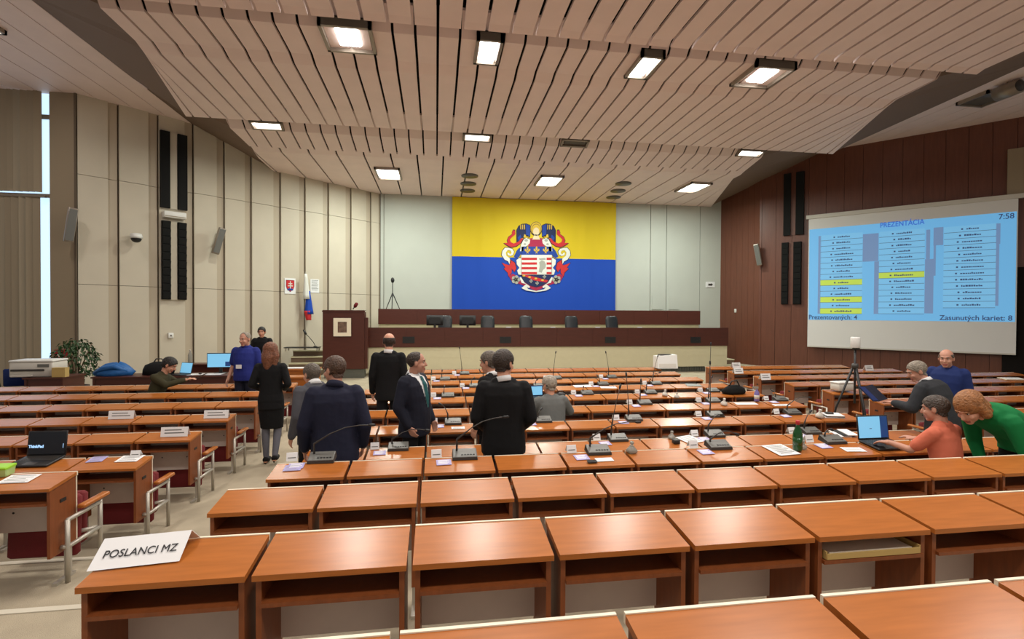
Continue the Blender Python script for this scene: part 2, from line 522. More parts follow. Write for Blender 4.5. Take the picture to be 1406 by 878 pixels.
for (x, y, z), w in zip([f[:3] for f in FIT_MID], ('lit square ceiling light at the left end of the middle tier', 'lit ceiling light second from left in the middle tier, above the flag', 'lit ceiling light third from left in the middle tier', 'lit ceiling light at the right end of the middle tier')):
    wide = x < 0 or x > 6
    fitting(x, y, z - .03, .92 if wide else .50, .95, True, w, 'ceiling lights of the middle tier', 0.0, .26 if wide else .09, .20 if wide else .09)
for (x, y, z), w in zip([f[:3] for f in FIT_FRONT], ('large lit ceiling light at the front, left of the flag', 'large lit ceiling light at the front, above the flag', 'large lit ceiling light at the front, by the wood wall')):
    fitting(x, y, z - .03, .85, 1.35, True, w, 'ceiling lights near the front wall')
for x, lit, w in ((-4.67, 1, 'lit slim ceiling light in the step above the cream wall'), (1.19, 1, 'lit slim ceiling light in the step, left of the unlit one'), (4.17, 0, 'unlit slim ceiling light in the step between the tiers'), (9.99, 1, 'lit slim ceiling light in the step at the far right')):
    fitting(x, 15.0, 7.36, .85, .36, lit, w, 'slim ceiling lights in the step', -.30)
fitting(-9.2, 11.6, 7.93, .7, .9, True, 'lit ceiling light cut off by the left edge of the photo', None)
p = atz(1352, 136, 8.45)
fitting(p.x, p.y, 8.45, .9, .9, False, 'unlit square ceiling light on the right side ceiling', None)
p = atz(1384, 123, 8.3)
t = empty('ceiling_speaker', (p.x, p.y, 8.28), 0, 'cylindrical grey speaker hanging beside the unlit square ceiling light', 'speaker')
MB().tube([(0, -.28, 0), (0, .28, 0)], .19, 16).build('casing', M['lampframe'], t)
MB().tube([(0, -.30, 0), (0, -.27, 0)], .15, 16).build('grille', M['micdark'], t)
MB().tube([(0, 0, .1), (0, 0, .25)], .03, 8).build('bracket', M['lampframe'], t)
for i, (x, y) in enumerate(((1.18, 18.1), (1.2, 19.2), (1.24, 20.3), (6.95, 18.2), (7.15, 19.3), (7.36, 20.4))):
    w = ('nearest', 'middle', 'farthest')[i % 3]
    t = empty('ceiling_vent', (x, y, 7.05), 0, '%s of three round ceiling vents, the %s cluster' % (w, 'left' if i < 3 else 'right'), 'vent', 'round ceiling vents')
    MB().lathe([(.30, -.03), (.30, 0), (.24, .0), (.24, -.015)], n=24).build('rim', M['lampoff'], t)
    v = MB()
    for q in (.06, .12, .18, .235):
        v.lathe([(q, -.022), (q, -.01), (q - .03, -.01), (q - .03, -.022)], n=20)
    v.build('louvre', M['grille'], t)
# ---------------------------------------------------------------- desks
PW, X0 = .58, -.167 * .58
ROWY = dict(Z=1.27, A=2.25, B=3.28, C=4.25, D=5.28, E=6.30, F=7.32, G=8.34, H=9.36, I=10.38, J=11.40, K=12.42)
ROWZ = dict(Z=.59, A=.447, B=.30, C=.17)
ORD = ['first', 'second', 'third', 'fourth', 'fifth', 'sixth', 'seventh', 'eighth', 'ninth', 'tenth', 'eleventh', 'twelfth', 'thirteenth']
TN = .121                     # slope of the writing surface
HT, DEP = .76, .29


def top_z(y):                 # y: distance behind the far edge (negative towards the sitter)
    return HT + y * TN


def make_desk(end=None):
    r = empty('desk', (0, 0, 0))
    w = .556 / 2; t = .022
    MB().hexa([(-w, -DEP, top_z(-DEP) - t), (w, -DEP, top_z(-DEP) - t), (w, -.012, HT - .0015 - t), (-w, -.012, HT - .0015 - t),
               (-w, -DEP, top_z(-DEP)), (w, -DEP, top_z(-DEP)), (w, -.012, HT - .0015), (-w, -.012, HT - .0015)]).build('desktop', M['desk'], r)
    MB().box(-w, w, -.012, 0, HT - t - .006, HT + .002).build('edge_strip', M['edge'], r)
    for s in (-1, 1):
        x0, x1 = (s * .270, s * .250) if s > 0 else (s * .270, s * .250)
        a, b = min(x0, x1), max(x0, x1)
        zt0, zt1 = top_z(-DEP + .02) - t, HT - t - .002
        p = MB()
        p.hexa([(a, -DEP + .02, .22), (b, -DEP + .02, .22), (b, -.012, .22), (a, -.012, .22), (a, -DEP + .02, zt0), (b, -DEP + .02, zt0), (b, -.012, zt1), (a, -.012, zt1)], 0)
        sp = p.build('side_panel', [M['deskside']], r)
        if end == s:
            MB().box(s * .2705, s * .274, -.175, -.115, .585, .61).build('cable_slot', M['black'], sp)
            MB().box(min(s * .250, s * .2735), max(s * .250, s * .2735), -.0115, -.002, .22, zt1 + .001).build('edge_strip', M['edge'], sp)
    MB().box(-.250, .250, -DEP + .005, -.034, .600, .616).build('shelf', M['deskside'], r)
    md = MB().box(-.250, .250, -.032, -.014, .33, .735).build('modesty_panel', M['modesty'], r)
    for x in (-.13, .13):
        MB().lathe([(.008, -.004), (.008, 0), (.004, .003)], n=8, X=Matrix.Translation((x, -.034, .475)) @ Matrix.Rotation(PI / 2, 4, 'X')).build('screw', M['screw'], md)
    for s in (-1, 1):
        l = MB(); l.box(s * .26 - .014, s * .26 + .014, -.10, -.06, .0, .22)
        l.box(s * .26 - .016, s * .26 + .016, -.22, -.02, .0, .02)
        l.build('leg', M['steel'], r)
    return r


def desk_label(block, row_i, seat_i):
    side = {'left': 'from the aisle', 'right': 'from the aisle', 'middle': 'from the left'}[block]
    return 'orange-brown wooden desk, %s %s in the %s nearest row of the %s block' % (ORD[seat_i], side, ORD[row_i], block)


protos = {None: make_desk(), -1: make_desk(-1), 1: make_desk(1)}
used = set()
DESKS = {}


def place_desk(block, row, row_i, seat_i, x, end=None, label=None):
    o = protos[end]
    if end in used: o = copy_tree(o)
    used.add(end)
    o.location = (x, ROWY[row], ROWZ.get(row, 0.0))
    tag(o, label or desk_label(block, row_i, seat_i), 'desk', 'desks of the %s block' % block)
    DESKS[(block, row, seat_i)] = x
    return o


ROWS = 'ZABCDEFGHIJK'
# middle block: columns k = -2 .. 9
COLS = dict(Z=range(-1, 5), A=range(-2, 6), B=range(-2, 8))
for ri, row in enumerate(ROWS):
    for k in COLS.get(row, range(-2, 10)):
        place_desk('middle', row, ri, k + 2, X0 + (k + .5) * PW, -1 if k == -2 else (1 if k == 9 else None))
XL = -2.66                    # right-hand end of the left block
NL = dict(C=3, D=5, E=7, F=8, G=9, H=10, I=11)
for ri, row in enumerate('CDEFGHI'):
    for k in range(NL[row]):
        place_desk('left', row, ri, k, XL - (k + .5) * PW, 1 if k == 0 else None)
XRB = 7.03                    # left-hand end of the right block
NR = dict(D=4, E=4, F=6, G=8, H=10, I=12, J=8, K=7)
for ri, row in enumerate('DEFGHIJK'):
    for k in range(NR[row]):
        place_desk('right', row, ri, k, XRB + (k + .5) * PW, -1 if k == 0 else None)

ROWS_OF = {'middle': ROWS, 'left': 'CDEFGHI', 'right': 'DEFGHIJK'}


def on_desk(px, py, block=None):
    """which desk a pixel falls on: (block, row, seat, point)"""
    r = ray(px, py); best = None
    for (b, row, seat), x in DESKS.items():
        if block and b != block: continue
        Y, Z = ROWY[row], ROWZ.get(row, 0)
        # CH + r.z t = Z + HT + (r.y t - Y) * TN
        den = r.z - r.y * TN
        t = (Z + HT - Y * TN - CH) / den
        p = r * t + Vector((0, 0, CH))
        if Y - DEP - .06 <= p.y <= Y + .06 and abs(p.x - x) <= PW / 2:
            if best is None or t < best[0]: best = (t, b, row, seat, p)
    return best[1:] if best else None


def where(b, row, seat):
    return '%s row, %s desk %s, %s block' % (ORD[ROWS_OF[b].index(row)] + ' nearest', ORD[seat], 'from left' if b == 'middle' else 'from aisle', b)


TILT = Matrix.Rotation(math.atan(TN), 4, 'X')


def desk_frame(p, rz=0.0):
    """empty location on the sloping top; returns (location, euler)"""
    return p, (Matrix.Rotation(math.atan(TN), 3, 'X') @ Matrix.Rotation(rz, 3, 'Z')).to_euler()


# row-end seats: folded red seat and steel armrest frame behind the end desk
def make_seat(s):
    r = empty('folding_seat', (0, 0, 0))
    b = MB()
    b.rbox(-.24, .24, .03, .10, .10, .56, .03, X=Matrix.Rotation(-.06, 4, 'X')).build('backrest', M['red'], r)
    MB().rbox(-.23, .23, .115, .19, .16, .56, .03, X=Matrix.Rotation(-.04, 4, 'X')).build('seat', M['red'], r)
    for e in (1, -1) if False else (1,):
        x = s * .315
        f = MB()
        def bar(p, q, w=.013):
            p, q = Vector(p), Vector(q)
            f.tube([p, q], w * 1.2, 6)
        bar((x, -.17, 0), (x, -.17, .46)); bar((x, .19, 0), (x, .19, .50))
        bar((x, -.17, .455), (x, .19, .455)); bar((x, -.17, .26), (x, .19, .26))
        bar((x, .19, .26), (s * .2, .10, .26)); bar((x, -.17, .26), (s * .272, -.17, .26))
        f.build('armrest_frame', M['steel'], r)
        MB().rbox(x - .03, x + .03, -.03, .27, .485, .515, .012).build('armrest', M['desk'], r)
    return r


sl, sr = make_seat(1), make_seat(-1)
for i, row in enumerate('CDEFGHI'):
    o = sl if i == 0 else copy_tree(sl)
    o.location = (XL - PW / 2, ROWY[row], ROWZ.get(row, 0))
    tag(o, 'red folding seat with steel armrest at the aisle end, %s nearest row, left block' % ORD[i], 'seat', 'row-end folding seats')
for i, row in enumerate('DEFGHIJ'):
    o = sr if i == 0 else copy_tree(sr)
    o.location = (XRB + PW / 2, ROWY[row], ROWZ.get(row, 0))
    tag(o, 'red folding seat with steel armrest at the aisle end, %s nearest row, right block' % ORD[i], 'seat', 'row-end folding seats')
# ---------------------------------------------------------------- presidium at the front
PY = 17.5
pl, pr = -2.33, 10.85
pod = empty('presidium_desk', (0, 0, 0), 0, 'long dark wood presidium desk with beige base below the flag', 'desk')
MB().box(pl + .02, pr - .02, PY + .06, PY + .75, .2, .97).box(pl + .02, pr - .02, PY + .055, PY + .06, .60, .965).build('base_panel', M['podbeige'], pod)
g = MB()
g.box(pl + .1, pr - .05, PY + .14, PY + .75, .002, .2)
for k in range(132):
    g.box(pl + .1 + k * .1, pl + .13 + k * .1, PY + .11, PY + .14, .01, .19)
g.build('plinth_grille', M['grille'], pod)
fa = MB()
nP = 10
for k in range(nP):
    a = pl + (pr - pl) * k / nP; b = pl + (pr - pl) * (k + 1) / nP
    fa.box(a + .003, b - .003, PY, PY + .05, .97, 1.64)
fa.box(pl + .003, pr - .003, PY + .02, PY + .06, .965, 1.64)
fa = fa.build('fascia', M['podwood'], pod)
for px, py in ((561, 467), (694, 467), (838, 467), (955, 467)):
    p = atd(px, py, PY)
    v = MB().box(p.x - .2, p.x + .2, PY - .012, PY + .01, p.z - .11, p.z + .11)
    for q in range(6):
        v.box(p.x - .18, p.x + .18, PY - .018, PY - .01, p.z - .1 + q * .035, p.z - .085 + q * .035)
    v.build('vent_grille', M['black'], fa)
MB().box(pl, pr, PY + .05, PY + .75, 1.50, 1.54).build('desktop', M['podwood'], pod)
struct('floor', MB().box(pl + .02, pr - .02, PY + .80, 19.99, 0, .8), M['podbeige'])

up = empty('rear_bench', (0, 0, 0), 0, 'raised dark wood rear bench behind the black chairs', 'bench')
ul, ur = -2.2, 11.1
u = MB()
for k in range(9):
    a = ul + (ur - ul) * k / 9; b = ul + (ur - ul) * (k + 1) / 9
    u.box(a + .003, b - .003, 20.0, 20.06, 1.70, 2.29)
u.box(ul + .01, ur - .01, 20.02, 20.7, 1.70, 2.285)
u.build('fascia', M['podwood'], up)
MB().box(ul + .03, ur - .03, 20.08, 21.4, 0, 1.70).build('base_panel', M['podbeige'], up)

# lectern at the left end
p0, p1 = atd(443, 428, 17.0), atd(500, 428, 17.0)
lec = empty('lectern', ((p0.x + p1.x) / 2, 17.0, 0), 0, 'tall dark wood lectern with small framed picture, left of the presidium', 'lectern')
hw = (p1.x - p0.x) / 2
MB().box(-hw, hw, 0, .46, .30, 2.16).box(-hw - .02, hw + .02, -.02, .05, 2.16, 2.2).box(hw + .003, hw + .10, .05, .28, .3, 1.98).build('body', M['podwood'], lec)
MB().box(-hw + .04, hw, .04, .44, 0.002, .30).build('plinth', M['grille'], lec)
MB().hexa([(-hw, .0, 2.2), (hw, .0, 2.2), (hw, .46, 2.20), (-hw, .46, 2.20), (-hw, .0, 2.22), (hw, .0, 2.22), (hw, .46, 2.22), (-hw, .46, 2.22)]).build('top', M['podwood'], lec)
q0, q1 = atd(458, 437, 16.97), atd(482, 462, 16.97)
cx = (q0.x + q1.x) / 2
fr = empty('framed_picture', (cx, 16.975, q1.z), 0, 'small cream framed picture hanging on the front of the lectern', 'picture')
W = q1.x - q0.x; H = q0.z - q1.z
f = MB()
for a, b, c, d in ((-W / 2, W / 2, 0, .12), (-W / 2, W / 2, H - .12, H), (-W / 2, -W / 2 + .13, .12, H - .12), (W / 2 - .13, W / 2, .12, H - .12)):
    f.box(a, b, -.03, 0, c, d)
f.build('frame', M['edge'], fr)
MB().box(-W / 2 + .1, W / 2 - .1, -.012, -.002, .1, H - .1).build('print', M['art'], fr)
mp = atd(488, 422, 17.25)
t = empty('desk_microphone', (mp.x, 17.25, 2.245), 0, 'short microphone with dark red foam cover on the lectern top', 'microphone')
MB().tube([(-.08, .0, 0), (-.06, 0, .04), (.0, -.02, .1)], .018, 8).build('stem', M['micdark'], t)
MB().tube([(-.02, -.01, .07), (.0, -.02, .12), (.05, -.03, .2), (.06, -.03, .225)], [.04, .06, .055, .02], 10).build('foam_cover', M['red'], t)

# chairs and monitors on the presidium
for i, (px, w) in enumerate(((610, 'half hidden by the leftmost monitor'), (670, 'just right of the second monitor'), (724, 'third from the left, below the crest'), (788, 'fourth from left, right of the crest'), (845, 'rightmost, below the flag edge'))):
    p = atd(px, 436, 18.7)
    r = empty('office_chair', (p.x, 18.75, .802), .08 * (i - 2), 'black leather office chair behind the presidium, ' + w, 'chair', 'presidium chairs')
    b = MB(); rings = []
    for z, hw_, y in ((.52, .22, .20), (.60, .25, .17), (.85, .265, .22), (1.10, .26, .27), (1.21, .23, .28), (1.25, .17, .28)):
        rings.append([(hw_ * c, y + d, z) for c, d in ((-1, -.01), (-.6, -.05), (.6, -.05), (1, -.01), (.95, .05), (0, .08), (-.95, .05))])
    b.loft(rings).build('backrest', M['leather'], r)
    MB().rbox(-.26, .26, -.26, .22, .44, .54, .06).build('seat', M['leather'], r)
    for s in (-1, 1):
        MB().tube([(s * .27, .2, .5), (s * .31, .16, .68), (s * .31, -.12, .70), (s * .28, -.16, .5)], .022, 6).build('armrest', M['black'], r)
    MB().tube([(0, 0, .1), (0, 0, .46)], .035, 8).build('column', M['steel'], r)
    st = MB()
    for k in range(5):
        a = 2 * PI * k / 5
        st.tube([(0, 0, .12), (.28 * math.cos(a), .28 * math.sin(a), .07)], .022, 6)
        st.ell((.28 * math.cos(a), .28 * math.sin(a), .035), (.035, .035, .035), nu=8, nv=6)
    st.build('star_base', M['black'], r)
for px, w in ((597, 'black monitor on the presidium, the leftmost, seen from behind'), (642, 'second black monitor on the presidium, seen from behind')):
    p = atd(px, 436, 17.95)
    r = empty('monitor', (p.x, 17.95, 1.542), 0, w, 'monitor', 'presidium monitors')
    MB().rbox(-.29, .29, -.03, .02, .16, .52, .02).box(-.2, .2, -.06, -.03, .22, .45).build('casing', M['black'], r)
    MB().box(-.04, .04, -.05, -.02, .01, .3).build('neck', M['black'], r)
    MB().rbox(-.13, .13, -.1, .1, 0, .015, .03).build('foot', M['black'], r)
for i, px in enumerate((699, 760, 822, 880)):
    p = atd(px, 449, 17.54)
    t = empty('name_card', (p.x, 17.64, 1.542), 0, 'small white name card on the presidium, %s from the left' % ORD[i], 'card', 'presidium name cards')
    MB().hexa([(-.09, -.03, 0), (.09, -.03, 0), (.09, -.028, 0), (-.09, -.028, 0), (-.09, 0, .13), (.09, 0, .13), (.09, .002, .13), (-.09, .002, .13)]).build('front', M['paper'], t)
    MB().hexa([(-.09, .03, 0), (.09, .03, 0), (.09, .028, 0), (-.09, .028, 0), (-.09, 0, .13), (.09, 0, .13), (.09, -.002, .13), (-.09, -.002, .13)]).build('back', M['paper'], t)

# steps at either end
for x0, x1, lab in ((atd(388, 490, 17.9).x + .12, atd(441, 490, 17.9).x, 'beige steps up to the presidium, left of the lectern'), (10.9, 11.75, 'beige steps at the right end of the presidium')):
    st = empty('steps', ((x0 + x1) / 2, 17.9, 0), 0, lab, 'steps')
    hw = (x1 - x0) / 2
    for k in range(4):
        sx = hw if x0 < 0 else hw - .12 * k
        MB().box(-hw, -hw + 2 * sx, 0.27 * k, .93, .2 * k + .001, .2 * k + .16).build('riser', M['soffit'], st)
        MB().box(-hw, -hw + 2 * sx, 0.27 * k - .03, .93, .2 * k + .16, .2 * k + .2).build('tread', M['podbeige'], st)
p0, p1 = atd(390, 482, 18.3), atd(438, 479, 18.3)
sd = empty('side_table', ((p0.x + p1.x) / 2, 18.45, .804), 0, 'thin dark topped side table at the top of the left steps', 'table')
w = (p1.x - p0.x) / 2
MB().box(-w, w, -.2, .2, .10, .13).build('tabletop', M['black'], sd)
for s in (-1, 1):
    for q in (-1, 1):
        MB().box(s * (w - .06) - .02, s * (w - .06) + .02, q * .17 - .02, q * .17 + .02, 0, .10).build('leg', M['steel'], sd)
p = atd(433, 480, 18.4)
t = empty('gooseneck_microphone', (p.x, 18.4, .936), 0, 'leaning black gooseneck microphone on the thin side table', 'microphone')
MB().lathe([(.07, 0), (.07, .02), (.03, .04)], n=12).build('base', M['micdark'], t)
MB().tube([(0, 0, .03), (-.06, 0, .16), (-.22, 0, .36), (-.32, 0, .46)], .012, 6).build('gooseneck', M['micdark'], t)
MB().tube([(-.30, 0, .44), (-.34, 0, .50), (-.40, 0, .60)], [.03, .04, .025], 8).build('capsule', M['black'], t)

# tripod with camera on the rear bench
p = atd(539, 420, 20.4)
t = empty('camera_tripod', (p.x, 20.4, 2.296), 0, 'black tripod with small round camera standing on the rear bench', 'tripod')
for k in range(3):
    a = 2 * PI * k / 3 + .5
    MB().tube([(0, 0, .62), (.30 * math.cos(a), .24 * math.sin(a), .0)], [.022, .014], 6).build('leg', M['black'], t)
MB().tube([(0, 0, .45), (0, 0, 1.02)], .018, 6).build('column', M['black'], t)
MB().ell((0, 0, 1.13), (.07, .07, .11)).build('camera', M['black'], t)

# ---------------------------------------------------------------- left wall fittings (wall frame LX)
def wall_thing(name, px, py, X, off, label, cat, rot=LROT, group=None):
    q = on_wall(px, py, X, off)
    w = X @ Vector((q.x, -off - .006, q.z))
    return empty(name, w, rot, label, cat, group)


for nm, px0, px1, y0, y1, lab in (('line_array_speaker', 219, 256, 179, 290, 'tall black recessed loudspeaker pair, upper part, on the cream wall'), ('line_array_speaker', 221, 255, 303, 412, 'tall black louvred loudspeaker pair, lower part, on the cream wall')):
    a, b = on_wall(px0, y0, LX), on_wall(px1, y1, LX)
    r = empty(nm, LX @ Vector(((a.x + b.x) / 2, -.006, b.z)), LROT, lab, 'speaker', 'loudspeaker columns on the cream wall')
    W = (b.x - a.x) / 2; H = a.z - b.z
    MB().box(-W * .3, W * .25, -.05, 0, 0, H).box(-W, W, -.03, 0, -.02, 0).build('backing', M['cream'], r)
    for s0, s1 in ((-W, -W * .3), (W * .3, W)):
        c = MB().box(s0, s1, -.10, 0, 0, H)
        if y0 > 250:
            for k in range(10):
                z = H * (k + .1) / 10
                c.hexa([(s0 + .01, -.10, z), (s1 - .01, -.10, z), (s1 - .01, -.10, z + H * .08), (s0 + .01, -.10, z + H * .08), (s0 + .01, -.12, z), (s1 - .01, -.12, z), (s1 - .01, -.16, z + H * .08), (s0 + .01, -.16, z + H * .08)])
        c.build('column', M['blackm'], r)
a, b = on_wall(220, 290, LX), on_wall(255, 303, LX)
t = empty('junction_box', LX @ Vector(((a.x + b.x) / 2, -.006, b.z)), LROT, 'white box between the two black loudspeaker columns on the cream wall', 'box')
MB().rbox(-.29, .29, -.22, 0, 0, a.z - b.z, .02).build('casing', M['white'], t)
MB().box(-.27, .27, -.225, -.22, .03, .05).build('seam', M['creamdk'], t)


def small_speaker(px, py, X, rot, lab, lean, H=.85):
    r = wall_thing('wall_speaker', px, py, X, .25, lab, 'speaker', rot, 'slim wall speakers')
    T = Matrix.Rotation(lean, 4, 'Y') @ Matrix.Rotation(.12, 4, 'X')
    MB().rbox(-.10, .10, -.10, .06, -H / 2, H / 2, .02, X=T).build('cabinet', M['lampframe'], r)
    MB().box(-.085, .085, -.108, -.098, -H / 2 + .04, H / 2 - .04, X=T).build('grille', M['micgrey'], r)
    MB().tube([(0, .05, -.1), (0, .245, -.1)], .03, 6).build('bracket', M['micdark'], r)


small_speaker(300, 331, LX, LROT, 'slim tilted grey speaker beside the black loudspeaker columns', .22)
small_speaker(97, 309, LX, LROT, 'slim grey speaker on the wall edge beside the window', .1, .9)
small_speaker(1041, 350, RX, RROT, 'slim pale speaker on the corner of the wood wall', -.15, .9)
t = wall_thing('dome_camera', 187, 327, LX, .3, 'white dome camera with dark lens on the cream wall', 'camera')
MB().tube([(-.02, .295, .08), (0, 0, .10)], .03, 8).build('arm', M['white'], t)
MB().lathe([(.02, .14), (.13, .12), (.15, .04), (.15, -.01)], n=20).build('housing', M['white'], t)
MB().ell((0, 0, -.02), (.13, .13, .11)).build('dome', M['black'], t)
t = wall_thing('wall_sensor', 234, 461, LX, 0, 'small white sensor box low on the cream wall', 'sensor')
MB().rbox(-.07, .07, -.06, 0, -.08, .08, .015).build('casing', M['white'], t)
MB().ell((0, -.06, 0), (.025, .02, .025)).build('lens', M['lampoff'], t)

# crest plaque, notice and flag
t = wall_thing('wall_plaque', 398, 393, LX, 0, 'white plaque with red and blue shield of a double cross', 'plaque')
MB().box(-.20, .20, -.015, 0, -.28, .28).build('board', M['paper'], t)
sh = [(-.14, .20), (.14, .20), (.14, 0), (.11, -.10), (0, -.20), (-.11, -.10), (-.14, 0)]
s = MB().prism([(x * 1.08, z * 1.06) for x, z in sh], -.022, -.012).build('shield_border', M['c_navy'], t)
MB().prism(sh, -.026, -.016).build('shield', M['c_red'], t)
MB().ell((-.055, -.026, -.125), (.055, .004, .035)).ell((.055, -.026, -.125), (.055, .004, .035)).ell((0, -.027, -.11), (.06, .004, .05)).build('hills', M['c_blue'], t)
MB().box(-.014, .014, -.034, -.026, -.09, .17).box(-.07, .07, -.034, -.026, .07, .098).box(-.09, .09, -.034, -.026, -.01, .02).build('double_cross', M['c_white'], t)
t = wall_thing('wall_notice', 432, 393, LX, 0, 'pale printed notice on the wall, right of the hanging flag', 'notice')
MB().box(-.17, .17, -.01, 0, -.25, .25).build('sheet', M['paper'], t)
n = MB()
for k in range(8):
    n.box(-.13, .13 - .02 * (k % 3), -.013, -.009, .2 - k * .05, .215 - k * .05)
n.build('print', M['micgrey'], t)
t = wall_thing('flag', 420, 440, LX, .22, 'white, blue and red flag hanging folded from a pole on the wall', 'flag')
MB().tube([(.0, .02, .02 - t.location.z), (.0, .02, 1.75)], .022, 8).lathe([(.14, .004 - t.location.z), (.14, .05 - t.location.z), (.03, .1 - t.location.z)], c=(0, .02, 0), n=12).build('pole', M['steel'], t)
zt = on_wall(420, 376, LX).z - on_wall(420, 440, LX).z


def drape(z0, z1, w0, w1, m, nm, x=0.0):
    rings = []
    for k in range(7):
        f = k / 6; z = z0 + (z1 - z0) * f; w = w0 + (w1 - w0) * f
        rings.append([(x + w * math.cos(2 * PI * q / 16) * (1 + .18 * math.sin(3 * 2 * PI * q / 16)) + .04 * f, w * .6 * math.sin(2 * PI * q / 16) * (1 + .2 * math.cos(5 * 2 * PI * q / 16)) - .03, z) for q in range(16)])
    MB().loft(rings).build(nm, m, t)


drape(zt * .98, zt * .45, .05, .13, M['c_white'], 'white_stripe', -.02)
drape(zt * .62, zt * .13, .06, .16, M['blue'], 'blue_stripe', .08)
drape(zt * .2, zt * .0, .13, .09, M['c_red'], 'red_stripe', .06)
t = wall_thing('exit_sign', 75, 489, LX @ Matrix.Translation((0, 0, 0)), .02, 'small red sign on the pilaster behind the plant', 'sign')
t.location = (e.x - .35, e.y - .03, atd(75, 489, e.y).z); t.rotation_euler = (0, 0, 0)
MB().box(-.15, .15, -.015, 0, -.17, .17).build('plate', M['signred'], t)
MB().box(-.08, .08, -.018, -.014, -.02, .05).build('pictogram', M['c_white'], t)
for px, lab in ((975.5, 'small white sign on the front wall near the wood corner'),):
    p = atd(px, 391, 21.46)
    t = empty('wall_sign', (p.x, 21.49, p.z), 0, lab, 'sign')
    MB().box(-.22, .22, -.02, 0, -.13, .13).build('plate', M['paper'], t)
    MB().box(-.10, .06, -.024, -.02, -.05, .04).prism([(.04, -.07), (.13, 0), (.04, .07)], -.024, -.02).build('arrow', M['micdark'], t)
t = wall_thing('wall_switch', 1010, 427, RX0, 0, 'small white switch on the orange-brown wood wall', 'switch', math.atan2(dd.y, dd.x))
MB().rbox(-.06, .06, -.02, 0, -.08, .08, .01).build('plate', M['white'], t)
MB().box(-.025, .025, -.03, -.02, -.04, .04).build('rocker', M['offwhite'], t)

# right wall loudspeaker columns
for y0, y1, px0, px1, lab in ((240, 322, 1077, 1104, 'tall dark loudspeaker pair, upper part, on the wood wall'), (334, 418, 1074, 1100, 'tall dark louvred loudspeaker pair, lower part, on the wood wall')):
    a, b = on_wall(px0, y0, RX), on_wall(px1, y1, RX)
    r = empty('line_array_speaker', RX @ Vector(((a.x + b.x) / 2, -.006, b.z)), RROT, lab, 'speaker', 'loudspeaker columns on the wood wall')
    W = (b.x - a.x) / 2; H = a.z - b.z
    for s0, s1 in ((-W, -W * .3), (W * .2, W)):
        c = MB().box(s0, s1, -.10, 0, 0, H)
        if y0 > 300:
            for k in range(10):
                z = H * (k + .1) / 10
                c.hexa([(s0 + .01, -.10, z), (s1 - .01, -.10, z), (s1 - .01, -.10, z + H * .08), (s0 + .01, -.10, z + H * .08), (s0 + .01, -.12, z), (s1 - .01, -.12, z), (s1 - .01, -.16, z + H * .08), (s0 + .01, -.16, z + H * .08)])
        c.build('column', M['blackm'], r)
    MB().box(-W * .3, W * .2, -.02, 0, 0, H).build('backing', M['wallwood'], r)

# ---------------------------------------------------------------- window blinds
tops = [(7.25, 8.3, 'topmost short row'), (5.3, 7.25, 'upper row'), (.12, 5.16, 'long lower row')]
for z0, z1, lab in ((5.3, 8.25, 'brown vertical blind in the upper half of the window'), (.12, 5.16, 'long brown vertical blind in the lower half of the window')):
    r = empty('vertical_blind', (wx - 2.2, wy - .12, z0), 0, lab, 'blind', 'vertical window blinds')
    b = MB(); x = -2.2; k = 0; x1 = 1.97 if z0 > 3 else 2.02
    while x < x1:
        a = .35 + .25 * math.sin(k * 1.7)
        gap = .03 if (k % 7 == 5 or (z0 < 3 and k % 5 == 2)) else 0
        dx, dy = .085 * math.cos(a), .085 * math.sin(a)
        b.hexa([(x - dx, -dy, 0), (x + dx, dy, 0), (x + dx, dy + .006, 0), (x - dx, -dy + .006, 0), (x - dx, -dy, z1 - z0), (x + dx, dy, z1 - z0), (x + dx, dy + .006, z1 - z0), (x - dx, -dy + .006, z1 - z0)])
        x += .155 + gap; k += 1
    b.build('slats', M['blind'], r)
    MB().box(-2.25, 2.1, -.04, .04, z1 - z0, z1 - z0 + .05).build('head_rail', M['frame'], r)

# ---------------------------------------------------------------- big flag with the coat of arms
FYD = 21.40
a, b, c = atd(621, 274, FYD), atd(846, 282, FYD), atd(623, 427, FYD)
fl0, fl1, ft, fb = a.x, b.x, 7.03, 2.26
zm = atd(690, 353.5, FYD).z
flag = empty('banner_flag', ((fl0 + fl1) / 2, FYD, fb), 0, 'huge yellow over blue flag with coat of arms on the front wall', 'flag')
fcx = (fl0 + fl1) / 2


def cloth(x0, x1, z0, z1, m, nm):
    nx, nz = 48, 8; vs = []; fs = []
    for j in range(nz + 1):
        for i in range(nx + 1):
            x = x0 + (x1 - x0) * i / nx; z = z0 + (z1 - z0) * j / nz
            amp = .022 * max(0, min(1, (abs(x) - 1.2) / .8))
            vs.append((x, amp * math.sin(x * 7 + .6 * z) + amp * .5 * math.sin(x * 13 - z), z))
    for j in range(nz):
        for i in range(nx):
            q = j * (nx + 1) + i
            fs.append((q, q + 1, q + nx + 2, q + nx + 1))
    n = len(vs)
    mb = MB(); mb.add(vs + [(x, y + .008, z) for x, y, z in vs], fs + [tuple(i + n for i in reversed(f)) for f in fs], 0, True)
    return mb.build(nm, m, flag)


cloth(fl0 - fcx, fl1 - fcx, zm - fb, ft - fb, M['yellow'], 'yellow_field')
cloth(fl0 - fcx, fl1 - fcx, 0, zm - fb, M['blue'], 'blue_field')
crest = empty('crest', (0, 0, 0)); crest.parent = flag


def cz(x, y):
    p = atd(670 + x / 7.638, 295 + y / 7.638, FYD)
    return (p.x - fcx, p.z - fb)


LAY = [0]


def cpoly(nm, polys, m, layer, mirror=False):
    for mi in ((0, 1) if mirror else (0,)):
        mb = MB()
        for poly in polys:
            mb.prism([cz(1008 - x if mi else x, y) for x, y in poly], -.016 - layer * .006, -.010 - layer * .006 + .002)
        o = mb.build(nm, M[m], crest)
    return o


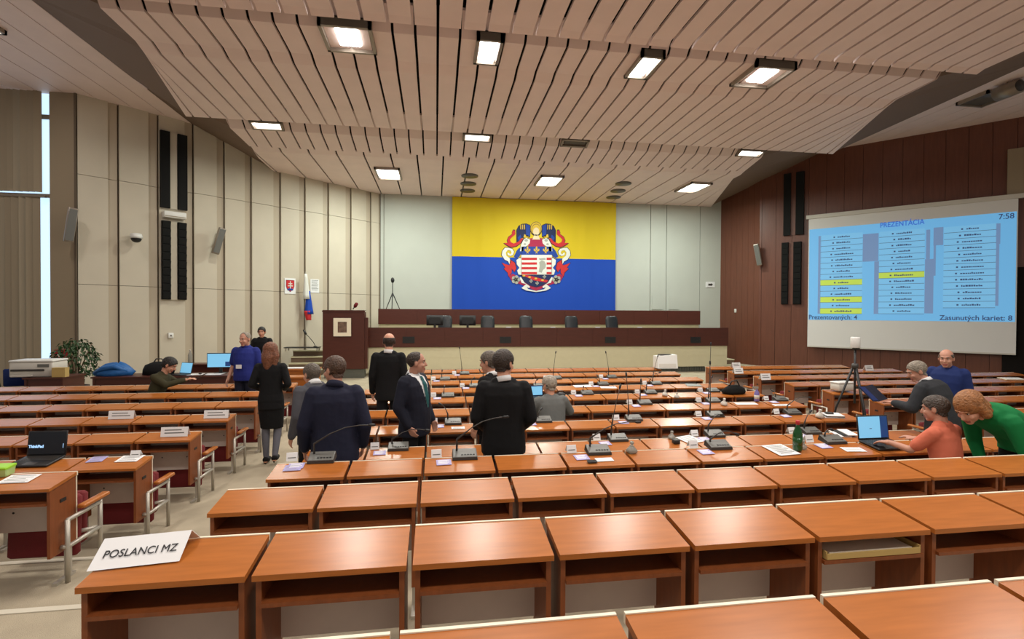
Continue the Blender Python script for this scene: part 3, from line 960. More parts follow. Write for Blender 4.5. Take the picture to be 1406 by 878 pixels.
def circ(x, y, rx, ry, n=14):
    return [(x + rx * math.cos(2 * PI * k / n), y + ry * math.sin(2 * PI * k / n)) for k in range(n)]


def fleur(x, y, s):
    return [circ(x, y - .9 * s, .38 * s, .9 * s), [(x - .2 * s, y), (x - 1.0 * s, y - .9 * s), (x - 1.25 * s, y - .2 * s), (x - .8 * s, y + .35 * s), (x - .2 * s, y + .3 * s)],
            [(x + .2 * s, y), (x + 1.0 * s, y - .9 * s), (x + 1.25 * s, y - .2 * s), (x + .8 * s, y + .35 * s), (x + .2 * s, y + .3 * s)], [(x - .75 * s, y + .2 * s), (x + .75 * s, y + .2 * s), (x + .5 * s, y + .5 * s), (x - .5 * s, y + .5 * s)], [(x - .2 * s, y + .4 * s), (x + .2 * s, y + .4 * s), (x + .45 * s, y + 1.3 * s), (x, y + .9 * s), (x - .45 * s, y + 1.3 * s)]]


red_top = [(158, 300), (200, 330), (245, 348), (300, 335), (350, 300), (380, 248), (345, 250), (318, 288), (270, 306), (238, 292), (226, 262), (250, 235), (288, 205), (284, 158), (262, 156), (250, 185), (250, 205), (212, 232), (196, 270), (204, 300)]
white_curl = [(175, 342), (145, 378), (138, 425), (170, 475), (212, 498), (228, 530), (242, 505), (228, 462), (190, 432), (184, 396), (205, 368), (238, 374), (250, 400), (232, 418), (220, 400), (200, 396), (206, 425), (240, 436), (268, 420), (278, 384), (256, 354), (210, 342)]
wing = [(296, 165), (318, 118), (352, 98), (400, 92), (442, 108), (446, 170), (440, 238), (400, 244), (350, 246), (318, 290), (298, 292)]
red_low = [(138, 500), (180, 558), (158, 566), (205, 612), (214, 655), (248, 615), (250, 566), (280, 606), (302, 562), (284, 500), (232, 466), (226, 530), (182, 518)]
beast = [(330, 390), (340, 320), (372, 256), (400, 240), (446, 258), (440, 300), (408, 330), (372, 346), (364, 392)]
side_white = [(296, 470), (330, 446), (346, 450), (346, 640), (318, 636), (304, 590), (330, 560), (300, 520)]
mant_blue = [(270, 440), (300, 380), (330, 345), (350, 400), (330, 440), (300, 455)]
# the dark outline mass behind, then the layers
cpoly('outline', [red_top, white_curl, wing, red_low, beast, side_white], 'c_dark', 0, True)
cpoly('outline', [circ(504, 150, 64, 76, 20), [(345, 330), (668, 330), (668, 630), (650, 720), (505, 775), (360, 720), (345, 630)]], 'c_dark', 0)
shr = lambda poly, f=.92: [((x - sum(p[0] for p in poly) / len(poly)) * f + sum(p[0] for p in poly) / len(poly), (y - sum(p[1] for p in poly) / len(poly)) * f + sum(p[1] for p in poly) / len(poly)) for x, y in poly]
cpoly('crimson_lambrequin', [[(215, 640), (250, 700), (340, 730), (505, 800), (505, 740), (360, 690), (300, 640), (260, 620)]], 'c_crim', 1, True)
cpoly('red_lambrequin', [shr(red_top), shr(red_low)], 'c_red', 1, True)
cpoly('white_lambrequin', [shr(white_curl)], 'c_white', 1, True)
cpoly('blue_lambrequin', [mant_blue], 'c_blue', 1, True)
cpoly('wings', [shr(wing)], 'c_navy', 1, True)
cpoly('wing_feathers', [[(395, 100), (440, 115), (440, 225), (400, 232)], [(310, 240), (340, 210), (350, 240), (322, 278)]], 'c_blue', 2, True)
cpoly('gold_feathers', [[(336 + k * 20, 108), (346 + k * 20, 104), (346 + k * 20, 160), (338 + k * 20, 150)] for k in range(3)] + [[(380, 205), (430, 225), (410, 248), (372, 238)]], 'c_gold', 2, True)
cpoly('halo', [circ(504, 148, 58, 70, 20)], 'c_gold', 1)
cpoly('hair', [circ(504, 160, 50, 62, 18)], 'c_dark', 2)
cpoly('curls', [circ(504, 158, 46, 56, 18)], 'c_gold', 3)
cpoly('angel_face', [circ(504, 180, 32, 44, 16), [(485, 210), (523, 210), (545, 262), (463, 262)]], 'c_skin', 4)
cpoly('robe', [[(438, 250), (470, 244), (505, 264), (540, 244), (572, 250), (590, 335), (420, 335)]], 'c_crim', 2)
cpoly('lions', [shr(beast)], 'c_white', 3, True)
cpoly('lion_shading', [circ(400, 270, 18, 14), circ(385, 310, 14, 10)], 'c_grey', 4, True)
cpoly('chief', [[(350, 335), (665, 335), (665, 422), (350, 422)]], 'c_blue', 3)
for x in (413, 508, 604):
    cpoly('gold_lily', fleur(x, 378, 25), 'c_gold', 4)
cpoly('supporters', [shr(side_white)], 'c_white', 3, True)
cpoly('white_field', [[(348, 422), (668, 422), (668, 630), (348, 630)]], 'c_white', 3)
cpoly('red_bars', [[(352, y), (664, y), (664, y + 24), (352, y + 24)] for y in (452, 501, 550, 602)], 'c_red', 4)
cpoly('quarter', [[(512, 445), (612, 445), (612, 626), (512, 626)]], 'c_white', 5)
cpoly('beast_figure', [[(530, 600), (540, 540), (535, 500), (560, 480), (590, 490), (606, 520), (600, 560), (575, 580), (560, 610)], [(530, 460), (600, 455), (604, 475), (540, 478)]], 'c_grey', 6)
cpoly('lower_shield', [[(350, 632), (665, 632), (640, 702), (570, 745), (505, 762), (440, 745), (372, 702)]], 'c_navy', 3)
cpoly('bend', [[(350, 632), (400, 632), (630, 690), (610, 712), (480, 690)]], 'c_red', 4)
cpoly('bend_gold', [circ(x, 632 + (x - 370) * .235 + 8, 16, 9, 8) for x in (375, 435, 500, 570)], 'c_gold', 5)
for x, y in ((590, 655), (450, 700), (514, 722)):
    cpoly('silver_lily', fleur(x, y, 15), 'c_grey', 5)
cpoly('rosettes', [circ(290 + 26 * math.cos(a * 1.2566), 682 + 26 * math.sin(a * 1.2566), 20, 22, 10) for a in range(5)] + [circ(290, 682, 18, 18, 10)], 'c_grey', 3, True)
cpoly('white_scroll', [[(330, 660), (350, 715), (400, 728), (380, 745), (350, 770), (400, 796), (505, 812), (505, 800), (420, 782), (405, 760), (430, 770), (440, 756), (380, 712), (345, 655)]], 'c_white', 4, True)

# ---------------------------------------------------------------- projection screen
SO = .22
c0 = on_wall(1112, 300, RX, SO); c1 = on_wall(1395, 487, RX, SO)
c2 = on_wall(1398, 272, RX, SO); c3 = on_wall(1107, 475, RX, SO)
zt_, zb_ = (c0.z + c2.z) / 2, (c1.z + c3.z) / 2
sx0, sx1 = (c0.x + c3.x) / 2, (c1.x + c2.x) / 2
scr = empty('projection_screen', RX @ Vector((sx0, -SO, zb_)), RROT, 'large projection screen showing a pale blue attendance list', 'screen')
SW, SH = sx1 - sx0, zt_ - zb_
MB().box(0, SW, -.004, .004, 0, SH).build('cloth', M['scr_cloth'], scr)
MB().box(-.08, SW + .12, -.06, .10, SH - .02, SH + .12).build('roller_case', M['offwhite'], scr)
MB().box(0, SW, -.02, .02, -.03, .02).build('bottom_bar', M['offwhite'], scr)
for x in (.3, SW - .3):
    MB().box(x - .03, x + .03, .05, SO + .02, SH, SH + .06).build('bracket', M['micdark'], scr)


def sz(x, y):
    q = on_wall(1100 + x / 4.595, 270 + y / 4.595, RX, SO)
    return (q.x - sx0, q.z - zb_)


pt0, pt1 = sz(45, 205), sz(1362, 100); pb0, pb1 = sz(35, 775), sz(1340, 795)
iz0, iz1 = (pb0[1] + pb1[1]) / 2, (pt0[1] + pt1[1]) / 2
ix0, ix1 = .03, SW - .03
img = MB().box(ix0, ix1, -.010, -.004, iz0, iz1).build('picture', M['scr_img'], scr)


def srect(mb, x0, z0, x1, z1, layer):
    mb.box(min(x0, x1), max(x0, x1), -.010 - .002 * layer, -.009 - .002 * layer, min(z0, z1), max(z0, z1))


for (x0, y0, x1, y1) in ((390, 235, 487, 410), (462, 410, 487, 742), (782, 395, 832, 738), (790, 210, 812, 395), (836, 195, 896, 308), (836, 308, 848, 500), (1230, 170, 1256, 300), (1230, 300, 1244, 690), (110, 250, 122, 740)):
    a, b = sz(x0, y0), sz(x1, y1); bars = MB()
    srect(bars, a[0], (a[1] + sz(x1, y0)[1]) / 2, b[0], (b[1] + sz(x0, y1)[1]) / 2, 1)
    bars.build('grey_bar', M['scr_bar'], scr)
rnd = random.Random(3)
for xc, xa, xb, ytop, ybot, n, ys in ((255, 122, 386, 236, 742, 14, (8, 11, 13)), (635, 490, 778, 212, 742, 14, (7,)), (1065, 898, 1228, 182, 704, 13, ())):
    u0, u1 = sz(xa, 450)[0], sz(xb, 450)[0]; zt2, zb2 = sz(xc, ytop)[1], sz(xc, ybot)[1]
    h = (zt2 - zb2) / n
    for k in range(n):
        z1 = zt2 - k * h
        cell, txt = MB(), MB()
        srect(cell, u0, z1, u1, z1 - h * .93, 1)
        cell.box(u0, u1, -.0122, -.0118, z1 - h, z1 - h * .93, 1)
        rw_ = cell.build('list_row', [M['scr_yel'] if k in ys else M['scr_row'], M['scr_line']], scr)
        x = (u0 + u1) / 2 - rnd.uniform(.20, .34) * (u1 - u0) * .8
        xe = (u0 + u1) - x
        srect(txt, x, z1 - h * .38, x + .05, z1 - h * .62, 2)
        x += .13
        while x < xe:
            wv = rnd.uniform(.03, .06)
            srect(txt, x, z1 - h * rnd.choice((.36, .44, .44)), x + wv, z1 - h * .62, 2); x += wv + .012
        txt.build('blurred_entry', M['scr_txt'], rw_)


def stext(body, x0, x1, y, size, mname):
    u0, z = sz(x0, y); u1, z2 = sz(x1, y)
    o = text_obj(body, size, mname, scr, UPRIGHT, 'lettering', 'LEFT', .001, 1.0, .003)
    xs = [v.co.x for v in o.data.vertices]
    f = (u1 - u0) / (max(xs) - min(xs))
    o.data.transform(Matrix.Translation((u0, -.03, z)) @ Matrix.Diagonal((f, 1, 1, 1)) @ Matrix.Translation((-min(xs), 0, 0)))


stext('PREZENTÁCIA', 500, 778, 184, .25, 'scr_ttl')
stext('7:58', 1246, 1344, 131, .24, 'scr_txt')
stext('Prezentovaných: 4', 50, 354, 762, .235, 'scr_txt')
stext('Zasunutých kariet: 8', 872, 1332, 766, .235, 'scr_txt')
# ---------------------------------------------------------------- things on the desks
LIFT = .004


def put(name, px, py, label, cat, rz=0.0, group=None, block=None, lift=LIFT, dx=0.0, dy=0.0):
    h = on_desk(px, py, block)
    if not h:
        raise RuntimeError('no desk under %s %s' % (px, py))
    b, row, seat, p = h
    p = p + Vector((dx, dy, dy * TN + lift))
    loc, eu = desk_frame(p, rz)
    o = empty(name, loc, 0, None, cat, group)
    o.rotation_euler = eu
    o['label'] = label.replace('@', where(b, row, seat))
    return o


def slab(w, d, h, mb=None, x=0, y=0, z=0, mi=0):
    return (mb or MB()).box(x - w / 2, x + w / 2, y - d / 2, y + d / 2, z, z + h, mi)


def tent(parent, w, h, d, lines=2, text=None):
    t = .002
    f = MB()
    f.hexa([(-w / 2, -d, 0), (w / 2, -d, 0), (w / 2, -d + t, 0), (-w / 2, -d + t, 0), (-w / 2, -t, h), (w / 2, -t, h), (w / 2, 0, h), (-w / 2, 0, h)])
    f.build('front', M['paper'], parent)
    MB().hexa([(-w / 2, d - t, 0), (w / 2, d - t, 0), (w / 2, d, 0), (-w / 2, d, 0), (-w / 2, 0, h), (w / 2, 0, h), (w / 2, t, h), (-w / 2, t, h)]).build('back', M['paper'], parent)
    if lines:
        n = MB(); a = math.atan2(h, d)
        T = Matrix.Translation((0, -d, 0)) @ Matrix.Rotation(a, 4, 'X')
        L = math.hypot(h, d)
        for k in range(lines):
            v = L * (.35 + .3 * k)
            n.box(-w * .36, w * (.36 - .1 * k), v, v + L * .1, .001, .002, X=T)
        n.build('print', M['micgrey'], parent)


def mic(px, py, tip=None, card=True):
    r = put('conference_microphone', px, py, 'grey gooseneck microphone unit, @', 'microphone', 0, 'desk microphone units')
    b = MB()
    b.hexa([(-.105, -.065, 0), (.105, -.065, 0), (.105, .065, 0), (-.105, .065, 0), (-.10, -.06, .022), (.10, -.06, .022), (.10, .06, .05), (-.10, .06, .05)])
    b = b.build('base', M['micdark'], r)
    MB().hexa([(-.098, -.056, .0235), (.098, -.056, .0235), (.098, .057, .0503), (-.098, .057, .0503), (-.094, -.053, .0265), (.094, -.053, .0265), (.094, .054, .053), (-.094, .054, .053)]).build('top_plate', M['micgrey'], b)
    k = MB()
    for i in range(5):
        k.box(-.03 + i * .024, -.015 + i * .024, -.035, -.022, .030, .036)
    k.build('buttons', M['black'], b)
    # gooseneck from the back left of the base to the tip seen in the photo, in the unit's own frame
    root = Vector((-.065, .03, .045))
    if tip:
        wp = atd(tip[0], tip[1], r.location.y + .05)
        Rm = (Matrix.Translation(r.location) @ r.rotation_euler.to_matrix().to_4x4()).inverted()
        e_ = Rm @ wp
    else:
        e_ = root + Vector((.05, -.05, .36))
    d = e_ - root
    pts = [root, root + Vector((0, 0, min(.10, d.z * .4)))]
    p1 = pts[1]
    for f in (.3, .55, .8, 1.0):
        q = p1.lerp(e_, f); q.z += .05 * math.sin(PI * f) * min(1, math.hypot(d.x, d.y) / .2)
        pts.append(q)
    MB().tube(pts, [.009, .009, .0048, .0042, .0042, .005], 7).build('gooseneck', M['micdark'], r)
    n = (pts[-1] - pts[-2]).normalized()
    MB().tube([e_ - n * .012, e_ + n * .005, e_ + n * .035, e_ + n * .045], [.008, .013, .012, .006], 8).build('capsule', M['black'], r)
    if card:
        h = put('name_card', px, py, 'white folded name card by microphone, @', 'card', .06, 'desk name cards', dx=-.235, dy=.03)
        tent(h, .085, .062, .03, 1)
        h = put('information_card', px, py, 'lilac printed card by microphone, @', 'card', .05, 'lilac desk cards', dx=-.175, dy=-.095)
        slab(.12, .105, .002).build('sheet', M['lilac'], h)
        n = MB()
        for q in range(4):
            n.box(-.045, .045 - .015 * (q % 2), .03 - q * .02, .04 - q * .02, .0021, .0026)
        n.build('print', M['paper'], h)
    return r


for a in ((442, 633, (508, 584)), (638, 628.5, (692, 573)), (547, 617, (585, 591)), (622, 582, (606, 556)), (821, 622, (874, 580)), (848, 604.5, (851, 533)), (870, 577, (860, 516)),
          (746, 579, (742, 563)), (1143, 607.5, (1141, 590)), (986, 615, (1010, 596)), (981, 599, (990, 570)), (982, 571.8, (975, 500)), (979, 552, (976, 474)), (1113, 595, (1112, 566)),
          (1088, 568.5, (1111, 546)), (901, 528, (903, 490)), (893, 540.5, (905, 512)), (885, 555, (880, 524)), (806, 541.5, (801, 532)), (764, 520.5, (763, 485)), (840, 519, (832, 485)),
          (828, 529, (821, 517)), (740, 531.5, (737, 522)), (638, 514, (631, 479)), (611, 522, (607, 510)), (615, 545, (610, 532)), (652, 531.5, (650, 520)), (979, 538, (977, 519)), (1071, 550, (1062, 538))):
    mic(a[0], a[1], a[2])


def paper(px, py, w, d, rz, label, lines=6, n=1, mname='paper', block=None, lift=LIFT, dx=0, dy=0):
    h = put('paper_sheet', px, py, label, 'paper', rz, None, block, lift, dx, dy)
    s = MB()
    for k in range(n):
        slab(w, d, .0015, s, .006 * math.sin(k * 2.1), .005 * math.cos(k * 3.3), k * .0016)
    s.build('sheet', M[mname], h)
    if lines:
        t = MB()
        for k in range(lines):
            y = d * (.38 - .76 * k / max(1, lines - 1))
            t.box(-w * .38, w * (.38 - .16 * (k % 3 == 2)), y - d * .02, y + d * .02, n * .0016, n * .0016 + .0006)
        t.build('print', M['micgrey'], h)
    return h


paper(830, 632.5, .15, .07, .02, 'small white sheet right of the phone, second nearest flat row', 0, block='middle')
paper(1072, 619, .21, .23, .1, 'white printed A4 sheets beside the green bottle', 9, 4)
paper(629, 588.5, .16, .08, 0, 'white sheet in front of the microphone unit left of the standing pair', 4)
paper(947, 604.5, .20, .2, .3, 'white printed sheets beside the small black box', 7, 3)
paper(1172, 618.5, .19, .10, -.1, 'white sheet left of the open laptop in the middle block', 3)
paper(800, 531, .34, .14, .05, 'spread of white papers right of the grey haired seated man', 0, 3)
paper(835, 532.5, .30, .13, -.1, 'more loose white papers at the right end of the spread', 0, 2)
paper(1024, 555, .34, .10, -.05, 'long white sheet beside the lilac spray bottle', 0, 2)
paper(1073, 557, .26, .09, -.05, 'white sheet on a dark folder near the right end of its row', 5, 1)
paper(952, 529.5, .28, .18, -.2, 'grey folder lying near the right end of a front row', 0, 3, 'micgrey')
paper(26, 659, .20, .14, 0, 'white printed sheet on the nearest desk row at left, by the green tub', 5, 1)
paper(178, 631, .19, .15, .0, 'white printed sheet on the left block, right of the laptop', 5, 1)
paper(133, 632, .13, .13, .1, 'lilac card between the left laptop and the white sheet', 4, 1, 'lilac')
paper(402, 644, .13, .11, .05, 'lilac card at the left end of the fourth nearest middle row', 4, 1, 'lilac')

# tent cards on the left block and the right block
for px, py, w, lab in ((168, 575, .30, 'white folded name sign on the left block, left of the other two'), (298, 574, .30, 'white folded name sign near the aisle, farthest of the left block signs'), (241, 599, .28, 'white folded name sign near the aisle, nearest of the left block signs')):
    h = put('name_sign', px, py, lab, 'sign', 0, 'folded signs on the left block', 'left')
    tent(h, w, .10, .035, 2)
h = put('name_card', 183, 630, 'small white folded card behind the white sheet, left block', 'card', 0, None, 'left', dy=.05)
tent(h, .085, .055, .03, 1)
for px, py, lab in ((1010, 505, 'white folded sign at the left end of the front right row'), (1013, 513, 'white folded sign on the second row of the right block, by the aisle'), (1050, 521.5, 'white folded sign on the third row of the right block from the front'), (1192, 509, 'white folded sign on the right block, just right of the tripod')):
    h = put('name_sign', px, py, lab, 'sign', .05, 'folded signs on the right block', 'right')
    tent(h, .24, .13, .05, 2)

# the sign on the nearest full row
h = put('paper_sign', 197, 764, 'white folded sheet sign lettered POSLANCI MZ on the near left desk', 'sign', .10, None, 'middle', .006)
MB().hexa([(-.152, -.075, 0), (.148, -.075, 0), (.148, -.073, 0), (-.152, -.073, 0), (-.145, .045, .055), (.155, .045, .055), (.155, .046, .057), (-.145, .046, .057)]).build('front', M['paper'], h)
MB().hexa([(-.145, .046, .055), (.155, .046, .055), (.155, .048, .055), (-.145, .048, .055), (-.13, .085, 0), (.17, .085, 0), (.17, .087, 0), (-.13, .087, 0)]).build('back', M['paper'], h)
a = math.atan2(.055, .12)
o = text_obj('POSLANCI MZ', .046, 'ink', h, Matrix.Translation((.002, -.022, .0265)) @ Matrix.Rotation(a, 4, 'X') @ Matrix.Translation((0, 0, .0015)), 'lettering', 'CENTER', .0006, .84, .0)


def laptop(px, py, rz, label, mode, block):
    r = put('laptop', px, py, label, 'laptop', rz, None, block, .006)
    w, d = .335, .235
    b = MB().rbox(-w / 2, w / 2, -d / 2, d / 2, 0, .018, .012).build('base', M['black'], r)
    k = MB()
    for j in range(5):
        for i in range(13):
            k.box(-w / 2 + .025 + i * .022, -w / 2 + .043 + i * .022, .085 - j * .022, .103 - j * .022, .018, .020)
    k.build('keyboard', M['micdark'], b)
    MB().box(-.05, .05, -.10, -.04, .018, .0188).build('touchpad', M['micdark'], b)
    T = Matrix.Translation((0, d / 2 - .004, .016)) @ Matrix.Rotation(math.radians(-14), 4, 'X')
    lid = MB().rbox(-w / 2, w / 2, 0, .009, 0, .228, .004, X=T).build('lid', M['black'], r)
    s = MB().box(-w / 2 + .012, w / 2 - .012, -.0015, .0, .016, .216, X=T)
    s.build('display', M['mon'] if mode == 'lit' else M['monblk'], lid)
    if mode == 'lit':
        MB().box(w / 2 - .09, w / 2 - .012, -.0022, -.0016, .016, .216, X=T).build('side_panel', M['mondk'], lid)
        n = MB()
        n.box(-.04, -.015, -.0024, -.0016, .10, .106, X=T)
        n.build('picture', M['scr_txt'], lid)
    else:
        text_obj('ThinkPad', .036, 'tp', lid, T @ Matrix.Translation((-.09, -.003, .085)) @ UPRIGHT, 'lit_lettering', 'CENTER', .0005, .95, .0016)
        MB().box(w / 2 - .03, w / 2 - .026, -.0024, -.0016, .07, .11, X=T).build('side_light', M['tp'], lid)
    return r


laptop(50, 636, -.03, 'black laptop with dark screen and lit lettering on the left block', 'dark', 'left')
laptop(1214, 613, .0, 'open black laptop with pale blue screen before the orange shirted person', 'lit', 'middle')

# green tub, bottles and bags
h = put('food_tub', 3, 653, 'pale green plastic tub with lime lid on the left edge', 'tub', 0, None, 'left', .004)
MB().loft([[(x * s, y * s, z) for x, y in ((-1, -.8), (1, -.8), (1.1, -.6), (1.1, .6), (1, .8), (-1, .8), (-1.1, .6), (-1.1, -.6))] for z, s in ((0, .052), (.055, .06))], sm=False).build('tub', M['limebox'], h)
MB().loft([[(x * s, y * s, z) for x, y in ((-1, -.8), (1, -.8), (1.1, -.6), (1.1, .6), (1, .8), (-1, .8), (-1.1, .6), (-1.1, -.6))] for z, s in ((.055, .064), (.068, .064), (.072, .05))], sm=False).build('lid', M['lime'], h)


def bottle(px, py, label, glass, cap, h=.24, r=.034, block=None, capm='cap'):
    o = put('bottle', px, py, label, 'bottle', 0, None, block)
    o.rotation_euler = (0, 0, 0)
    o.location.z += r * TN
    MB().lathe([(r * .9, 0), (r, .01), (r, h * .55), (r * .8, h * .66), (r * .42, h * .80), (r * .36, h * .92)], n=18).build('body', M[glass], o)
    MB().lathe([(r * .46, h * .86), (r * .46, h * .985), (r * .38, h)], n=14).build(capm, M[cap], o)
    MB().lathe([(r * 1.015, h * .18), (r * 1.015, h * .45)], n=18).build('paper_label', M['offwhite'] if glass != 'green_glass' else M['green_glass'], o)
    return o


bottle(1095, 620, 'green glass bottle with red cap beside white printed sheets', 'green_glass', 'bot_red', .27, .04)
b = bottle(1039, 552, 'lilac spray bottle with clear top at the right end of its row', 'purple', 'clear', .22, .04)
MB().box(-.07, .02, -.012, .012, .20, .235).build('spray_trigger', M['clear'], b)


def bag(px, py, label, s=.06, cat='bag', mname='clear', block=None):
    o = put('plastic_bag', px, py, label, cat, 0, None, block)
    rn = random.Random(int(px)); rings = []
    for z, q in ((0, .8), (.25, 1.0), (.6, .85), (1.0, .45), (1.3, .22), (1.7, .42), (1.9, .3)):
        rings.append([(s * q * math.cos(2 * PI * k / 11) * rn.uniform(.75, 1.15), s * q * math.sin(2 * PI * k / 11) * rn.uniform(.75, 1.15), s * z * 1.0 + rn.uniform(0, .1) * s * (z > 0)) for k in range(11)])
    MB().loft(rings).build('pouch', M[mname], o)
    MB().lathe([(s * .26, s * 1.25), (s * .3, s * 1.32), (s * .26, s * 1.38)], n=10).build('tie', M['offwhite'], o)
    return o


bag(867, 622, 'knotted clear plastic bag beside the microphone, fourth nearest middle row', .05)
bag(922, 603, 'knotted clear plastic bag beside the small black box', .045)
bag(1102, 617, 'crumpled pale bag at the foot of the green bottle', .04)
bag(913, 544, 'crumpled white plastic bag beside two grey microphones', .055, mname='offwhite')
bag(929, 546.5, 'smaller crumpled white bag right of the larger white one', .045, mname='offwhite')
bag(994, 557, 'crumpled pink and white bag right of a tall microphone', .055, mname='offwhite')
bag(1125, 574, 'crumpled pale green bag on the row of the black folder', .06, mname='offwhite')
h = put('phone', 813, 636, 'dark smartphone on the lilac card, left of the small white sheet', 'phone', .02, None, 'middle', .008)
MB().rbox(-.042, .042, -.022, .022, 0, .009, .006).build('casing', M['black'], h)
MB().box(-.038, .038, -.019, .019, .009, .0096).build('screen', M['monblk'], h)
h = put('small_box', 928, 609.5, 'small black box in front of the white printed sheets', 'box', .1, None, 'middle', .004)
MB().rbox(-.035, .035, -.03, .03, 0, .035, .006).build('casing', M['black'], h)
MB().rbox(-.037, .037, -.032, .032, .0352, .045, .006).build('lid', M['micdark'], h)
h = put('notebook_stack', 1142, 572.5, 'stack of white notebooks with a black folder near the right row end', 'notebook', -.15, None, 'middle', .004)
for k, (w, d, z, m) in enumerate(((.26, .16, 0, 'paper'), (.25, .15, .012, 'black'), (.24, .15, .022, 'paper'))):
    slab(w, d, .009, None, .006 * k, 0, z).build('notebook', M[m], h)
slab(.10, .05, .018, None, -.03, .02, .032).build('folder', M['micdark'], h)
h = put('notebook_stack', 1160, 597, 'black and white notebooks left of the open laptop screen', 'notebook', -.1, None, 'middle', .004)
for k, (w, d, x, m) in enumerate(((.14, .2, -.06, 'paper'), (.13, .2, -.02, 'black'), (.12, .2, .03, 'paper'))):
    slab(w, d, .008, None, x, 0, .009 * k).build('notebook', M[m], h)
h = put('shoulder_bag', 1006, 541, 'black bag slumped at the right end of a front row', 'bag', 0, None, 'middle', .006, dx=.02)
rings = []; rn = random.Random(5)
for z, q in ((0, 1), (.3, 1.08), (.65, .85), (.9, .55), (1, .3)):
    rings.append([(.22 * q * math.cos(2 * PI * k / 14) * rn.uniform(.88, 1.1), .09 * q * math.sin(2 * PI * k / 14) * rn.uniform(.88, 1.1), .15 * z) for k in range(14)])
MB().loft(rings).build('body', M['blackm'], h)
MB().tube([(-.10, 0, .13), (-.06, 0, .22), (.04, .0, .23), (.10, 0, .13)], .012, 6).build('strap', M['black'], h)
h = put('printer', 908, 507.5, 'white printer with slanted front standing on the front rows', 'printer', -.1, None, 'middle', .006)
h.rotation_euler = (0, 0, -.08)
h.location = Vector((h.location.x + .10, h.location.y - .02, ROWZ.get('K', 0) + HT + .01))
MB().hexa([(-.25, -.17, 0), (.26, -.17, 0), (.26, .20, 0), (-.25, .20, 0), (-.25, -.10, .30), (.26, -.10, .34), (.26, .2, .34), (-.25, .2, .30)]).build('casing', M['white'], h)
MB().box(-.15, .15, -.02, .12, .322, .345).build('paper_slot', M['micdark'], h)
MB().hexa([(-.22, -.172, .03), (.22, -.172, .03), (.22, -.165, .03), (-.22, -.165, .03), (-.22, -.15, .12), (.22, -.15, .12), (.22, -.143, .12), (-.22, -.143, .12)]).build('output_tray', M['offwhite'], h)
h = put('white_box', 1156, 538, 'white lidded box on the right block behind the tripod leg', 'box', .1, None, 'right', .005)
h.rotation_euler = (0, 0, .1); h.location.z += .02
MB().rbox(-.17, .17, -.10, .10, 0, .13, .02).build('body', M['offwhite'], h)
MB().rbox(-.18, .18, -.11, .11, .131, .16, .02).build('lid', M['white'], h)
h = put('small_laptop', 737, 547, 'small blue lit screen at the left of the grey haired man', 'laptop', .1, None, 'middle', .005, dx=.0, dy=.05)
MB().rbox(-.13, .13, -.15, .03, 0, .014, .01).build('base', M['black'], h)
T = Matrix.Translation((0, .03, .012)) @ Matrix.Rotation(math.radians(-12), 4, 'X')
MB().rbox(-.13, .13, 0, .008, 0, .17, .003, X=T).build('lid', M['w_navyshirt'], h)
MB().box(-.115, .115, -.002, 0, .012, .155, X=T).build('display', M['mon'], h)
h = put('camera_bag', 770, 547, 'small black bag right of the grey haired seated man', 'bag', 0, None, 'middle', .006)
MB().rbox(-.07, .07, -.05, .05, 0, .085, .03).build('body', M['black'], h)
MB().tube([(-.06, 0, .08), (-.03, 0, .12), (.03, 0, .12), (.06, 0, .08)], .008, 6).build('strap', M['black'], h)
h = put('clipboard', 1390, 521, 'pale clipboard with papers on the right block at the photo edge', 'clipboard', -.1, None, 'right', .005)
slab(.5, .2, .01).build('board', M['edge'], h)
slab(.4, .16, .004, None, 0, 0, .011).build('sheet', M['paper'], h)

# pale cable trailing down the left aisle
c = MB()
pts = []
for k, (x, y) in enumerate(((190, 700), (215, 672), (236, 660), (262, 652), (282, 640), (300, 634), (320, 618), (338, 604), (350, 590))):
    p = atz(x, y, 0); pts.append((p.x, p.y, .008))
c.tube(pts, .006, 6)
tag(c.build('floor_cable', M['cable']), 'thin pale cable trailing along the carpet of the left aisle', 'cable')
rebase(bpy.data.objects['floor_cable'])

# tripod with white cylinder in the right aisle
r_ = ray(1174, 500); t_ = 6.85 / r_.y
tx = r_.x * t_
t = empty('tripod', (tx, 6.85, 0), 0, 'black tripod with white cylindrical device on top in the right aisle', 'tripod')
zt = atd(1174, 478, 6.85).z
for k in range(3):
    a = 2 * PI * k / 3 + .35
    l = MB().tube([(0.02 * math.cos(a), .02 * math.sin(a), zt - .28), (.24 * math.cos(a), .24 * math.sin(a), zt - .95), (.34 * math.cos(a), .34 * math.sin(a), .012)], [.018, .014, .010], 7).build('leg', M['black'], t)
    MB().ell((.34 * math.cos(a), .34 * math.sin(a), .014), (.016, .016, .012), nu=8, nv=6).build('rubber_foot', M['blackm'], l)
MB().tube([(0, 0, zt - .85), (0, 0, zt - .02)], .015, 8).build('column', M['black'], t)
MB().lathe([(.04, zt - .32), (.05, zt - .28), (.04, zt - .24)], n=12).build('collar', M['micdark'], t)
MB().rbox(-.03, .06, -.03, .03, zt - .03, zt, .01).build('mount_plate', M['black'], t)
MB().lathe([(.060, zt + .002), (.066, zt + .01), (.066, zt + .15), (.058, zt + .165)], n=20).build('device', M['white'], t)

